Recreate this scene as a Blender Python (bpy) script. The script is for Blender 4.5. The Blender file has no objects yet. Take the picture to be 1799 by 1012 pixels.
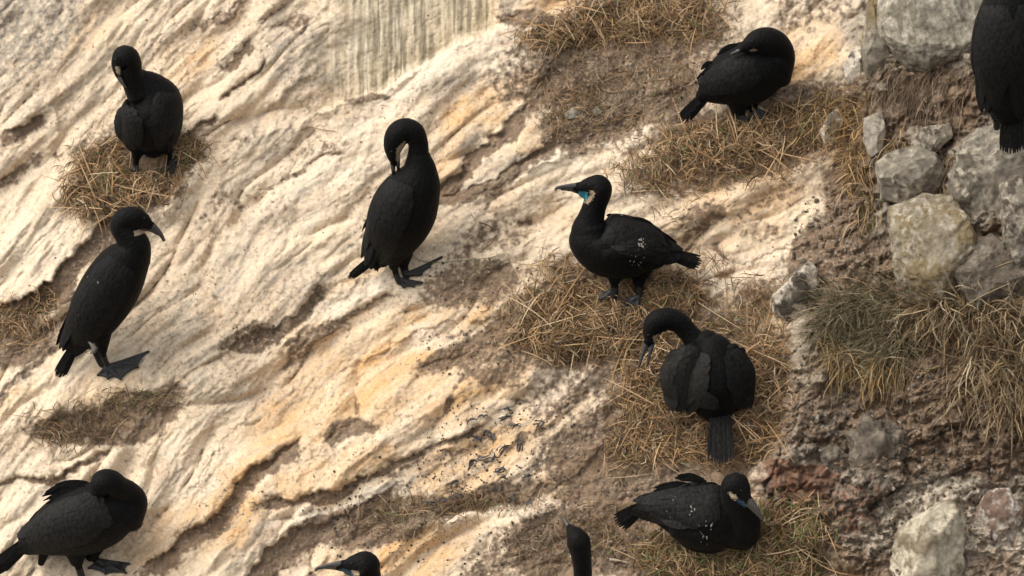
import bpy, bmesh, math, random
import numpy as np
from mathutils import Vector, noise as mnoise
from mathutils.bvhtree import BVHTree

# ------------------------------------------------------------------ scene, camera, light
scene = bpy.context.scene
col = scene.collection
random.seed(7)
RNG = np.random.default_rng(11)

PITCH = math.radians(18.0)
DIST = 20.0
PW, PH = 1799.0, 1012.0
FOCAL = 216.0
FPX = FOCAL / 36.0 * PW                      # focal length in photo pixels
cam_loc = Vector((0.0, -DIST * math.cos(PITCH), DIST * math.sin(PITCH)))
cam_data = bpy.data.cameras.new("camera")
cam = bpy.data.objects.new("camera", cam_data)
col.objects.link(cam)
cam.location = cam_loc
cam.rotation_euler = (math.pi / 2 - PITCH, 0, 0)
cam_data.lens = FOCAL
cam_data.sensor_width = 36
cam_data.clip_end = 500
cam_data.dof.use_dof = True
cam_data.dof.focus_distance = 19.85
cam_data.dof.aperture_fstop = 3.4
scene.camera = cam

SUN_DIR = Vector((-0.62, -0.12, 0.80)).normalized()      # towards the sun
world = bpy.data.worlds.new("World")
scene.world = world
world.use_nodes = True
wn = world.node_tree
for n in list(wn.nodes):
    wn.nodes.remove(n)
sky = wn.nodes.new('ShaderNodeTexSky')
sky.sky_type = 'NISHITA'
sky.sun_disc = False
sky.sun_elevation = math.asin(SUN_DIR.z)
sky.sun_rotation = math.atan2(SUN_DIR.x, SUN_DIR.y)
sky.dust_density = 4.0
hsv = wn.nodes.new('ShaderNodeHueSaturation')
hsv.inputs['Saturation'].default_value = 0.12            # veiled, overcast sky
bg = wn.nodes.new('ShaderNodeBackground')
bg.inputs['Strength'].default_value = 0.15
wo = wn.nodes.new('ShaderNodeOutputWorld')
wn.links.new(sky.outputs[0], hsv.inputs['Color'])
wn.links.new(hsv.outputs[0], bg.inputs['Color'])
wn.links.new(bg.outputs[0], wo.inputs[0])

sd = bpy.data.lights.new("sun", 'SUN')
sd.energy = 0.75
sd.angle = math.radians(50)
sd.color = (1.0, 0.87, 0.70)
sun = bpy.data.objects.new("sun", sd)
col.objects.link(sun)
sun.rotation_euler = (-SUN_DIR).to_track_quat('-Z', 'Y').to_euler()

scene.view_settings.view_transform = 'Standard'
scene.view_settings.look = 'None'
scene.view_settings.gamma = 1
scene.view_settings.exposure = 0.60

# ------------------------------------------------------------------ photo pixel -> slope
CAM = np.array(cam_loc)
RIGHT = np.array([1.0, 0, 0])
FWD = np.array([0, math.cos(PITCH), -math.sin(PITCH)])
UP = np.array([0, math.sin(PITCH), math.cos(PITCH)])
N = np.array([-0.10, -0.743, 0.669]); N /= np.linalg.norm(N)

def surf(x, y, h):
    """point of the slope seen at photo pixel x,y standing h metres out of the base plane"""
    x = np.asarray(x, float); y = np.asarray(y, float); h = np.asarray(h, float)
    d = FWD + ((x - PW / 2) / FPX)[..., None] * RIGHT - ((y - PH / 2) / FPX)[..., None] * UP
    t = (h - CAM @ N) / (d @ N)
    return CAM + d * t[..., None]

# ------------------------------------------------------------------ numpy noise
def _hash(ix, iy, seed):
    h = (ix.astype(np.int64) * 374761393 + iy.astype(np.int64) * 668265263 + seed * 1274126177) & 0xFFFFFFFF
    h = ((h ^ (h >> 13)) * 1274126177) & 0xFFFFFFFF
    return h ^ (h >> 16)

def perlin(x, y, seed=0):
    x0 = np.floor(x); y0 = np.floor(y)
    fx = x - x0; fy = y - y0
    u = fx * fx * fx * (fx * (fx * 6 - 15) + 10); v = fy * fy * fy * (fy * (fy * 6 - 15) + 10)
    def g(ix, iy, dx, dy):
        a = (_hash(ix, iy, seed) & 1023) * (2 * math.pi / 1024)
        return np.cos(a) * dx + np.sin(a) * dy
    a = g(x0, y0, fx, fy); b = g(x0 + 1, y0, fx - 1, fy)
    c = g(x0, y0 + 1, fx, fy - 1); d = g(x0 + 1, y0 + 1, fx - 1, fy - 1)
    return (a + (b - a) * u + (c - a) * v + (a - b - c + d) * u * v) * 1.5

def fbm(x, y, seed=0, octv=4, gain=0.5):
    s = 0; a = 1.0; tot = 0
    for i in range(octv):
        s = s + a * perlin(x * 2 ** i + 17.3 * i, y * 2 ** i - 9.1 * i, seed + i)
        tot += a; a *= gain
    return s / tot * 1.4

def cells(x, y, seed=0):
    """distance to nearest jittered cell point and a random value for the cell"""
    x0 = np.floor(x); y0 = np.floor(y)
    best = np.full(x.shape, 9.0); second = np.full(x.shape, 9.0); val = np.zeros(x.shape)
    for i in (-1, 0, 1):
        for j in (-1, 0, 1):
            h = _hash(x0 + i, y0 + j, seed)
            px = x0 + i + (h & 255) / 255.0; py = y0 + j + ((h >> 8) & 255) / 255.0
            d = np.hypot(px - x, py - y); r = ((h >> 16) & 255) / 255.0
            m = d < best
            second = np.where(m, best, np.minimum(second, d))
            val = np.where(m, r, val); best = np.where(m, d, best)
    return best, second, val

def sstep(a, b, x):
    t = np.clip((x - a) / (b - a), 0, 1)
    return t * t * (3 - 2 * t)

def lerp(a, b, t):
    return a + (b - a) * t

# ------------------------------------------------------------------ authored relief
# crests: (points, height of the step, reach above, reach below, soil in the gully 0..1, soil width)
EDGES = [
    ([(-60, 560), (0, 535), (70, 510), (95, 490), (105, 470), (130, 440), (165, 415), (185, 378), (150, 350)], .040, 60, 40, 1.0, 42),
    ([(-40, 740), (0, 690), (60, 640), (100, 600)], .018, 50, 20, .5, 14),
    ([(-40, 850), (0, 842), (60, 838), (110, 830), (150, 812), (200, 780)], .025, 60, 25, .7, 12),
    ([(395, 608), (420, 592), (445, 578), (480, 570), (515, 556), (535, 528), (560, 495)], .030, 60, 28, .9, 26),
    ([(490, 612), (530, 590), (600, 556), (650, 530), (700, 512)], .026, 26, 16, .7, 9),
    ([(240, 1000), (300, 960), (380, 902), (400, 870), (430, 830), (480, 800), (512, 778)], .045, 60, 32, 1.0, 32),
    ([(455, 884), (520, 877), (600, 852), (640, 832), (700, 803), (745, 792), (800, 765), (850, 745)], .036, 60, 22, .8, 14),
    ([(420, 1030), (470, 962), (520, 932), (580, 907), (640, 884), (690, 855)], .032, 50, 40, .9, 46),
    ([(680, 398), (760, 337), (800, 297), (860, 242), (900, 212), (935, 168), (960, 130), (990, 80)], .026, 90, 34, .95, 26),
    ([(770, 342), (850, 322), (900, 292), (960, 252), (985, 224)], .022, 40, 30, .9, 24),
    ([(390, 172), (410, 152), (440, 128), (465, 102)], .035, 50, 14, .8, 7),
    ([(330, 50), (370, 38), (400, 20), (430, -10)], .030, 60, 22, .6, 14),
    ([(455, 48), (475, 28), (495, 0)], .020, 40, 18, .6, 10),
    ([(385, 112), (410, 92), (440, 76)], .022, 50, 18, .7, 14),
    ([(0, 232), (40, 222), (80, 200)], .022, 50, 30, .7, 26),
    ([(-20, 330), (20, 310), (50, 280), (70, 262)], .022, 50, 30, .6, 18),
    ([(95, 175), (104, 215), (108, 245)], -.022, 40, 26, .1, 20),
    ([(660, 838), (730, 806), (800, 792), (850, 772), (885, 745), (900, 720)], .014, 40, 20, .5, 14),
    ([(570, 775), (600, 752), (640, 740), (660, 742)], .012, 40, 34, .75, 24),
    ([(600, 260), (540, 285), (480, 330), (430, 350)][::-1], .020, 60, 20, .5, 9),
    ([(300, 245), (340, 225), (375, 205)], .024, 50, 24, .7, 22),
    ([(480, 190), (510, 160), (545, 135)], .026, 40, 30, .2, 12),
    ([(300, 900), (345, 840), (400, 770), (470, 690), (560, 620)], .016, 60, 22, .25, 7),
    ([(250, 960), (262, 900), (300, 840), (380, 740), (440, 680), (480, 640)], .014, 60, 22, .2, 6),
    ([(610, 650), (700, 600), (780, 565), (870, 552)], .018, 60, 36, .1, 10),
    ([(900, 780), (960, 745), (1010, 705)], .016, 40, 24, .5, 14),
    ([(930, 860), (1010, 830), (1060, 790)], .016, 40, 24, .4, 14),
    ([(860, 330), (960, 290), (1000, 275), (1060, 262)], .014, 30, 24, .1, 8),
    ([(1230, 520), (1290, 470), (1360, 440), (1430, 420)], .018, 60, 26, .3, 10),
    ([(1190, 420), (1250, 385), (1300, 372), (1380, 330)], .018, 60, 26, .4, 14),
    ([(1000, 560), (1100, 600)], .0, 30, 20, 0, 8),
]
# upward facing lips: crest stands proud of what lies above / left of it (recess on the upper side)
LIPS = [
    ([(560, 190), (600, 176), (650, 166), (720, 130), (760, 100), (800, 76), (862, 56), (866, -40)], .085, 14, 90),
    ([(318, 700), (322, 630), (340, 608), (372, 590), (386, 560), (384, 530), (372, 500), (370, 460), (385, 425), (430, 385), (470, 350)], .035, 12, 60),
    ([(290, 370), (305, 335), (330, 302), (370, 272), (400, 252), (440, 228), (520, 214)], .045, 16, 80),
    ([(490, 612), (530, 572), (560, 540), (590, 508), (620, 488), (680, 474)], .030, 10, 40),
    ([(330, 1030), (392, 930), (432, 880), (472, 826), (505, 792), (560, 772)], .034, 12, 60),
    ([(520, 1020), (600, 962), (660, 932), (720, 916), (800, 905), (880, 900), (950, 895)], .034, 12, 80),
    ([(780, 350), (860, 318), (960, 272), (1060, 252), (1150, 206), (1200, 190)], .022, 16, 80),
    ([(690, 410), (780, 340), (850, 290), (900, 230), (985, 180)], .006, 10, 30),
    ([(1290, 860), (1335, 815), (1372, 780), (1384, 720), (1398, 640), (1420, 590)], .050, 12, 60),
    ([(880, 920), (960, 892), (1040, 884), (1120, 878)], .024, 10, 40),
]

def poly_sd(X, Y, pts):
    """signed distance (positive below the line) and fraction along it"""
    best = np.full(X.shape, 1e9); sgn = np.ones(X.shape); tt = np.zeros(X.shape)
    n = len(pts) - 1
    for i in range(n):
        ax, ay = pts[i]; bx, by = pts[i + 1]
        dx, dy = bx - ax, by - ay
        L = dx * dx + dy * dy
        t = ((X - ax) * dx + (Y - ay) * dy) / L
        tc = np.clip(t, 0, 1)
        d = np.hypot(X - ax - tc * dx, Y - ay - tc * dy)
        m = d < best
        best = np.where(m, d, best)
        sgn = np.where(m, np.sign(dx * (Y - ay) - dy * (X - ax)), sgn)
        tt = np.where(m, (i + t) / n, tt)
    return best * sgn, tt

def blob(X, Y, cx, cy, rx, ry, rot=0, soft=.5):
    a = math.radians(rot); c, s = math.cos(a), math.sin(a)
    u = ((X - cx) * c - (Y - cy) * s) / rx       # rot counter-clockwise in the picture
    v = ((X - cx) * s + (Y - cy) * c) / ry
    r = np.sqrt(u * u + v * v)
    return 1 - sstep(1 - soft, 1 + soft, r)

DIRT = [(30, 590, 60, 55, 35, .9), (190, 745, 130, 34, 12, .9), (90, 765, 60, 24, 0, .6), (235, 300, 110, 75, 10, .8), (150, 300, 40, 40, 0, .6),
        (290, 700, 50, 14, 25, .7), (440, 592, 62, 24, 15, .9), (565, 590, 60, 12, 30, .7), (610, 757, 44, 18, 18, .7),
        (560, 925, 80, 22, 30, .7), (680, 915, 110, 40, 12, .9), (830, 880, 150, 22, 8, .8), (820, 610, 110, 26, 30, .75),
        (880, 640, 90, 40, 10, .55), (830, 500, 110, 40, 10, .6), (860, 420, 90, 30, 20, .4), (1080, 140, 150, 80, -5, .95),
        (1040, 215, 90, 50, 20, .9), (930, 120, 90, 60, 40, .45), (920, 40, 60, 18, -10, .7), (1140, 60, 150, 60, 0, .7),
        (1250, 110, 60, 30, 0, .5), (1060, 560, 190, 95, 10, .85), (1180, 640, 160, 120, 20, .7), (1300, 700, 130, 140, 0, .8),
        (1100, 800, 160, 100, 15, .75), (1200, 830, 180, 60, 15, .7), (1060, 950, 190, 70, 5, .9), (1260, 960, 220, 70, 0, .85),
        (900, 990, 120, 40, 20, .5), (1300, 250, 170, 60, 0, .75), (1180, 300, 90, 50, 10, .5), (1420, 190, 90, 60, 0, .7),
        (1390, 350, 40, 30, 0, .3), (1450, 470, 60, 90, 10, .85), (1500, 330, 50, 130, 0, .8), (1600, 200, 120, 100, 0, .85),
        (1640, 560, 200, 160, 0, .9), (1680, 740, 190, 110, 0, .75), (1500, 720, 130, 110, 0, .7), (1420, 20, 80, 40, 0, .4),
        (1240, 380, 50, 24, 10, .6), (1330, 400, 40, 20, 10, .4), (1740, 440, 60, 50, 0, .9), (1500, 1000, 120, 40, 0, .7),
        (1740, 1000, 60, 40, 0, .5), (640, 170, 50, 8, 5, .8), (60, 20, 110, 60, 20, .25), (560, 255, 60, 16, 10, .35),
        (380, 360, 50, 14, 40, .4), (1330, 520, 50, 24, 30, .55), (1000, 690, 120, 36, 15, .45), (420, 245, 60, 16, 30, .3)]
GREY = [(40, 50, 120, 80, 20, 1.0), (150, 120, 60, 40, 30, .3), (520, 90, 60, 45, 50, .6), (540, 150, 50, 28, 40, .5), (430, 130, 60, 30, 50, .45),
        (60, 150, 90, 50, 40, .4), (520, 210, 60, 40, 20, .3), (350, 620, 70, 110, 50, .35), (400, 460, 50, 90, 0, .25), (290, 640, 70, 50, 0, .4),
        (770, 150, 40, 16, 45, .45), (900, 280, 90, 20, 25, .35), (960, 760, 60, 26, 20, .4), (1060, 720, 90, 60, 15, .5),
        (1100, 690, 60, 40, 0, .5), (1180, 960, 90, 26, 15, .5), (1260, 60, 80, 40, 0, .3), (1450, 640, 60, 120, 0, .6),
        (1500, 740, 120, 90, 0, .75), (1420, 520, 60, 60, 0, .5), (1550, 60, 60, 120, 0, .6), (1640, 330, 150, 160, 0, .9),
        (1650, 720, 200, 150, 0, .6), (1450, 980, 80, 40, 0, .5), (1740, 850, 120, 100, 0, .5), (1290, 130, 60, 30, 20, .3),
        (330, 970, 90, 30, 40, .3), (1120, 330, 60, 30, 20, .3), (780, 830, 90, 24, 15, .35), (540, 500, 60, 30, 20, .35)]
OCHRE = [(700, 640, 240, 70, 28, .8), (560, 700, 150, 60, 35, .6), (820, 690, 130, 40, 22, .6), (440, 830, 130, 34, 40, .7), (600, 830, 130, 36, 20, .65),
         (380, 920, 100, 40, 38, .6), (300, 950, 70, 40, 30, .5), (820, 200, 90, 36, 45, .6), (880, 180, 70, 40, 40, .55), (760, 290, 80, 30, 45, .5),
         (950, 240, 60, 20, 25, .5), (1400, 85, 110, 50, 15, .7), (960, 20, 60, 24, 20, .7), (1300, 350, 120, 50, 20, .5), (900, 760, 130, 40, 20, .65),
         (820, 830, 100, 40, 15, .5), (700, 980, 130, 46, 15, .7), (1010, 830, 90, 26, 25, .7), (1180, 870, 120, 18, 8, .55), (150, 60, 80, 40, 40, .3),
         (340, 110, 60, 14, 40, .4), (700, 450, 100, 20, 30, .35), (980, 380, 90, 20, 25, .2), (1340, 590, 60, 34, 20, .5), (560, 600, 130, 40, 40, .4),
         (20, 710, 60, 14, 30, .5), (200, 690, 80, 30, 20, .25), (1310, 460, 90, 50, 25, .35)]
WHITE = [(730, 130, 130, 60, 40, .5), (880, 80, 90, 40, 40, .4), (590, 300, 200, 60, 33, .35), (620, 520, 110, 22, 30, .7), (800, 580, 110, 18, 15, .6),
         (600, 890, 120, 20, 18, .6), (1060, 240, 160, 28, 22, .6), (960, 700, 110, 26, 20, .6), (1300, 480, 110, 40, 25, .5), (60, 440, 90, 60, 45, .3),
         (1340, 812, 60, 18, 45, .9), (1385, 720, 14, 60, 5, .8), (1402, 620, 14, 50, -10, .6), (90, 900, 120, 60, 0, .3), (1620, 960, 80, 70, 0, .55),
         (1750, 900, 50, 50, 0, .5), (1450, 30, 100, 60, 0, .3), (1640, 930, 110, 60, 20, .6), (1760, 930, 90, 70, 0, .6), (1400, 680, 26, 90, 0, .5), (1390, 740, 30, 60, 0, .6), (1380, 455, 50, 20, 30, .6), (850, 900, 200, 14, 6, .5), (1120, 860, 140, 12, 8, .6)]
RED = [(1400, 848, 70, 40, -15, .9), (1470, 895, 95, 42, -25, .6), (1560, 860, 60, 24, 10, .35), (1740, 960, 60, 40, 0, .3), (1340, 880, 50, 26, 0, .5)]

BF = np.array([0., 400, 900, 1300, 2000]); BT = np.array([1.15, .85, .58, .38, .35])
def flowF(x):
    xs = np.arange(-7000, 9001, 10.0)
    f = np.cumsum(np.interp(xs, BF, BT)) * 10
    return np.interp(x, xs, f)

def zone(X, Y, lst, wx, wy, soft=.45):
    m = np.zeros(X.shape)
    for (cx, cy, rx, ry, rot, a) in lst:
        m = np.maximum(m, a * blob(X + wx, Y + wy, cx, cy, rx, ry, rot, soft))
    return m

def terrain(X, Y):
    wx = 34 * fbm(X / 90, Y / 90, 3, 4); wy = 34 * fbm(X / 90, Y / 90, 13, 4)
    w2x = 7 * fbm(X / 22, Y / 22, 5, 3); w2y = 7 * fbm(X / 22, Y / 22, 6, 3)
    s = Y + flowF(X) + 46 * fbm(X / 420, Y / 420, 21, 2)
    t = X - .55 * Y
    Xw, Yw = X + .35 * wx + w2x, Y + .35 * wy + w2y
    dirt = zone(X, Y, DIRT, .55 * wx, .55 * wy, .42) * 1.1
    grey = zone(X, Y, GREY, wx, wy, .5)
    och = zone(X, Y, OCHRE, wx, wy, .5)
    wht = zone(X, Y, WHITE, wx, wy, .5)
    red = zone(X, Y, RED, wx, wy, .5)
    h = np.zeros(X.shape)
    gul = np.zeros(X.shape)
    for pts, A, up, dn, soil, sw in EDGES:
        d, f = poly_sd(Xw, Yw, pts)
        along = sstep(-.12, .10, f) * (1 - sstep(.90, 1.12, f))
        prof = np.where(d < 0, np.exp(np.minimum(d, 0) / up), 0)
        step = 1 - sstep(-12, 14, d)
        lo = np.where(d > 0, np.exp(-np.maximum(d, 0) / dn), 1.0)
        h += .54 * A * along * (prof * step - .75 * lo * sstep(-9, 16, d))
        gul = np.maximum(gul, soil * along * sstep(-3, 4, d) * (1 - sstep(sw * .6, sw * 1.4, d + .25 * wy)))
    for pts, A, up, dn in LIPS:
        d, f = poly_sd(Xw, Yw, pts)
        along = sstep(-.10, .08, f) * (1 - sstep(.92, 1.10, f))
        h += .8 * A * along * (sstep(-8, 9, d) * np.exp(-np.maximum(d, 0) / dn) - .5 * np.where(d < 3, np.exp(np.minimum(d, 0) / (up * 3)), 0) * (1 - sstep(-6, 4, d)))
    wall = ((X > 545) & (X < 880) & (Y < 200))
    dl, _ = poly_sd(Xw, Yw, [(585, -300), (600, -40), (606, 90), (600, 176)][::-1])
    db, _ = poly_sd(Xw, Yw, LIPS[0][0])
    wl = sstep(-70, 60, X - 590 - 1.3 * wx - .2 * (Y - 60)) * (1 - sstep(-4, 4, db)) * (1 - sstep(855, 870, X + .2 * wx)) * sstep(-400, -250, Y)
    dirt = np.maximum(dirt, gul) * (1 - .8 * wl)
    pre = 0
    soft = np.clip(dirt, 0, 1)
    BX = np.interp(Y, [-400, 0, 200, 330, 480, 590, 720, 800, 860, 940, 1012, 1400], [1540, 1525, 1512, 1470, 1440, 1412, 1376, 1352, 1318, 1400, 1480, 1560])
    rough = sstep(-26, 26, X - BX + .8 * wx + .8 * w2x)          # rubble face on the right
    # layered rock
    nA = fbm(s / 190, t / 620, 31, 3)
    nB = fbm(s / 62, t / 330, 37, 3)
    nC = fbm(s / 22, t / 120, 41, 3)
    nD = fbm(s / 8, t / 46, 43, 3)
    sw = s / 92 + .9 * nA + .45 * nB
    saw = sw - np.floor(sw); sawp = np.where(saw < .82, saw / .82, (1 - saw) / .18)
    sm = .5 + .5 * fbm(s / 120, t / 260, 47, 2)
    sw3 = s / 29 + 1.3 * nB + .5 * nC
    saw3 = sw3 - np.floor(sw3); sawq = np.where(saw3 < .78, saw3 / .78, (1 - saw3) / .22)
    iso0 = fbm(X / 150, Y / 120, 46, 2)
    lump = fbm(X / 70 + s / 300, s / 55, 49, 3)
    lay = .055 * nA + .021 * nB + .0018 * nC * sstep(-.4, .5, iso0) + .0010 * nD + .014 * lump + .007 * sstep(.35, .8, sm) * (sawp - .5) + .0006 * sstep(.3, .8, .5 + lump) * (sawq - .5)
    iso = fbm(X / 60, Y / 60, 51, 5, .55)
    fine = fbm(X / 9, Y / 9, 53, 3, .6)
    c1, c2, cv = cells((X + w2x) / 34, (Y + w2y) / 26, 3)
    d1, d2, dv = cells((X + w2x) / 12, (Y + w2y) / 10, 4)
    chunk = np.clip(c2 - c1, 0, .5) * 2
    chunk2 = np.clip(d2 - d1, 0, .5) * 2
    f1, f2, fv = cells((X + .5 * wx + w2x) / 105 + .2, (Y + .5 * wy + .35 * X) / 74, 9)
    crack = 1 - sstep(.0, .24, f2 - f1 + .10 * fine)
    rub0 = -.024 * crack * sstep(-.35, .2, iso) + .040 * (fv - .5)
    rub = rub0 + .030 * iso + .030 * (chunk * (.3 + cv) - .5) + .007 * (chunk2 * (.3 + dv) - .5) + .004 * fine
    rb = fbm(s / 112, t / 320, 33, 2); rb2 = fbm(s / 40, t / 110, 35, 2)
    pm = sstep(-.25, .35, fbm(X / 190, Y / 150, 36, 3)); pm2 = sstep(-.05, .5, fbm(X / 120, Y / 100, 38, 3))
    lobe = 1 - (1 - np.clip(np.abs(rb) * 2.4, 0, 1)) ** 2; lobe2 = 1 - (1 - np.clip(np.abs(rb2) * 2.2, 0, 1)) ** 2
    lay = lay * .80 +   .030 * pm * (lobe - .6) + .0075 * pm2 * (lobe2 - .6)
    gully = (1 - sstep(.0, .40, lobe)) * sstep(-.25, .25, fbm(X / 130, Y / 110, 34, 3)) * .8 * pm
    h += lay * (1 - .55 * soft) * (1 - .8 * rough) * (1 - .75 * wl)
    h += (.008 * iso + .0018 * fine) * (1 - .4 * soft) * (1 - .7 * wl)
    h += rub * np.maximum(rough, .22 * soft) * 1.0
    h += .0035 * soft * fbm(X / 5, Y / 5, 57, 3, .7)
    pit = sstep(.35, .7, fbm(s / 10, t / 20, 63, 2)) * (1 - soft)
    h -= .0025 * pit
    v0 = fbm(X / 13 + wy / 200, Y / 150, 61, 3, .5)
    # streaked wall: a recess, nearly plumb
    h += wl * (-.05 + .0035 * v0 - .02 * sstep(60, -200, Y))
    # right hand outcrop
    ob = sstep(-20, 42, X - BX + .7 * wx + .8 * w2x) * sstep(-60, 120, Y)
    h += .10 * ob + .16 * sstep(1450, 1800, X) * sstep(900, 500, Y)
    h -= .06 * blob(X, Y, 1600, 590, 120, 40, 0, .6)
    # nest mounds
    for cx, cy, rx, ry, a in [(240, 310, 110, 60, .012), (1070, 560, 190, 80, .022), (1290, 245, 150, 50, .010), (1250, 700, 170, 100, .015), (1240, 965, 180, 70, .02)]:
        h += a * blob(X, Y, cx, cy, rx, ry, 0, .7)
    dirt = np.maximum(dirt, gully * (1 - rough) * (1 - wl) * .75)
    # ------- colour of the material itself
    cream = np.array([.80, .64, .45]); pink = np.array([.67, .545, .405]); ochre = np.array([.73, .46, .225])
    white = np.array([.86, .73, .57]); greyc = np.array([.36, .31, .245]); soilc = np.array([.225, .148, .092])
    soild = np.array([.10, .070, .047]); redc = np.array([.20, .095, .055]); rubc = np.array([.15, .12, .09])
    E = lambda a: np.clip(a, 0, 1)[..., None]
    n1 = fbm(s / 40, t / 130, 71, 4); n2 = fbm(X / 120, Y / 120, 73, 4); n3 = fbm(X / 12, Y / 12, 75, 4, .65); n4 = fbm(s / 9, t / 60, 77, 3)
    C = lerp(cream, pink, E(.45 + .8 * n1 + .5 * n2 + .5 * n3))
    C = lerp(C, ochre, E(1.25 * och * (.75 + .8 * n1) + .18 * sstep(.1, .5, n2 + .3 * n1)))
    C = lerp(C, white, E(1.2 * wht * (.8 + .7 * n3) + .25 * sstep(.15, .5, n4)))
    C = lerp(C, greyc, E(grey * (.85 + 1.1 * n3 + .6 * n4) + .35 * sstep(.32, .6, n4 + .4 * n1)))
    st = fbm(s / 34, t / 210, 97, 4, .6); C = lerp(C, C * np.array([.66, .57, .48]), E(sstep(.05, .65, st + .25 * n3) * .42))
    # vertical guano runs on the wall
    v1 = fbm(X / 11 + wy / 200, Y / 170, 81, 4, .6); v2 = fbm(X / 40 + wy / 200, Y / 120, 83, 3)
    WC = lerp(np.array([.60, .50, .35]), np.array([.27, .225, .155]), E(.5 + 1.9 * v1 + .9 * v2 + .5 * n3))
    WC = lerp(WC, np.array([.72, .63, .48]), E(sstep(.2, .6, fbm(X / 8 + wy / 200, Y / 200, 85, 3, .6))))
    C = lerp(C, WC, E(wl))
    # rubble face
    RC = lerp(rubc, np.array([.29, .245, .185]), E(.22 + 1.2 * n3 + .5 * (cv - .5) + .7 * (fv - .5)))
    RC = lerp(RC, np.array([.10, .075, .055]), E(.9 * sstep(.0, .5, n2 + .5 * n3)))
    RC = lerp(RC, white * .92, E(1.4 * wht * (.7 + n3) + .35 * sstep(.85, 1.0, dv + .3 * n3)))
    C = lerp(C, RC, E(rough * (1 - .25 * sstep(900, 1000, Y))))
    emb = np.clip(zone(X, Y, [(1640, 340, 120, 120, 0, 1), (1540, 230, 30, 70, 0, .9), (1660, 930, 130, 90, 10, .8), (1450, 700, 80, 110, 0, .55), (1540, 70, 40, 110, 0, 1)], wx, wy, .4) * (.7 + .8 * (cv - .2)), 0, 1)
    C = lerp(C, lerp(np.array([.24, .205, .155]), np.array([.50, .44, .35]), E(.4 + 1.2 * n3 + .5 * n2)), E(emb * .8 * rough))
    dirt = dirt * (1 - .6 * emb * rough)
    # soil
    sc = lerp(soilc, soild, E(.35 + 1.2 * n3 + .4 * n2))
    sc = lerp(sc, np.array([.42, .33, .235]), E(.8 * sstep(.2, .7, fbm(X / 7, Y / 6, 91, 3, .7) + .35 * n2)))
    dm = sstep(.24, .62, dirt + .40 * n3 * (dirt > .02) + .12 * n1 * (dirt > .02))
    C = lerp(C, sc, E(dm * .92))
    C = lerp(C, redc, E(sstep(.2, .95, red + .8 * n3 * (red > .02)) * .75))
    fl = sstep(.42, .6, fbm(X / 7, Y / 7, 95, 2)) * sstep(-.05, .3, n2 + .2) * .75
    C = lerp(C, soilc * .8, E(fl * (1 - wl) * .8))
    C = lerp(C, C * np.array([.62, .55, .47]), E(sstep(.05, .85, n3 + .35 * fine + .3 * n2) * .62 * (1 - dm)))
    C = C * (1 + .10 * n3 + .12 * fine)[..., None]
    return h, np.clip(C, .02, .9), dm

def axis(lo, hi, step, far_lo, far_hi):
    a = [lo]; st = step
    while a[-1] > far_lo: st = min(st * 1.09, 300); a.append(a[-1] - st)
    a = a[::-1]; mid = list(np.arange(lo + step, hi, step)); b = [hi]; st = step
    while b[-1] < far_hi: st = min(st * 1.09, 300); b.append(b[-1] + st)
    return np.array(a + mid + b)

STEP = 1.8
gx = axis(-60, 1860, STEP, -5200, 7000); gy = axis(-60, 1080, STEP, -4600, 5200)
GX, GY = np.meshgrid(gx, gy)
H, COL, DM = terrain(GX, GY)
def level(cx, cy, R):
    m = (np.abs(GX - cx) < R * 1.5) & (np.abs(GY - cy) < R * 1.5)
    x, y, z = GX[m], GY[m], H[m]
    A = np.stack([x - cx, y - cy, np.ones(len(x))], 1); w = np.exp(-((x - cx) ** 2 + (y - cy) ** 2) / R ** 2)
    c = np.linalg.lstsq(A * w[:, None], z * w, rcond=None)[0]
    k = .85 * (1 - sstep(.6, 1.4, np.hypot(x - cx, y - cy) / R))
    H[m] = z * (1 - k) + (A @ c) * k
for q in [(215, 645, 52), (148, 1015, 70), (722, 485, 50), (740, 470, 40), (265, 300, 40), (1100, 530, 50), (1315, 208, 40)]:
    level(*q)
VX = surf(GX, GY, H)

def hgt(x, y):
    x = np.atleast_1d(np.asarray(x, float)); y = np.atleast_1d(np.asarray(y, float))
    i = np.clip(np.searchsorted(gx, x) - 1, 0, len(gx) - 2); j = np.clip(np.searchsorted(gy, y) - 1, 0, len(gy) - 2)
    u = (x - gx[i]) / (gx[i + 1] - gx[i]); v = (y - gy[j]) / (gy[j + 1] - gy[j])
    return (H[j, i] * (1 - u) + H[j, i + 1] * u) * (1 - v) + (H[j + 1, i] * (1 - u) + H[j + 1, i + 1] * u) * v

def P(x, y, lift=0.0):
    """point on the slope at photo pixel x,y (lift metres out of it)"""
    h = hgt(x, y)
    p = surf(np.atleast_1d(np.asarray(x, float)), np.atleast_1d(np.asarray(y, float)), h) + N * lift
    return p

def grid_mesh(name, V, C=None):
    ny, nx = V.shape[:2]
    me = bpy.data.meshes.new(name)
    idx = np.arange(nx * ny).reshape(ny, nx)
    q = np.stack([idx[1:, :-1], idx[1:, 1:], idx[:-1, 1:], idx[:-1, :-1]], -1).reshape(-1, 4)
    fill(me, V.reshape(-1, 3), q, 4)
    if C is not None: paint(me, C.reshape(-1, 3))
    return me

def fill(me, V, F, k):
    me.vertices.add(len(V)); me.vertices.foreach_set('co', np.asarray(V, np.float32).ravel())
    me.loops.add(F.size); me.loops.foreach_set('vertex_index', F.astype(np.int32).ravel())
    me.polygons.add(len(F)); me.polygons.foreach_set('loop_start', np.arange(0, F.size, k, dtype=np.int32))
    me.polygons.foreach_set('use_smooth', np.ones(len(F), bool))
    me.update(calc_edges=True)

def paint(me, C):
    a = me.color_attributes.new('Col', 'FLOAT_COLOR', 'POINT')
    a.data.foreach_set('color', np.concatenate([C, np.ones((len(C), 1))], 1).astype(np.float32).ravel())

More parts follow.
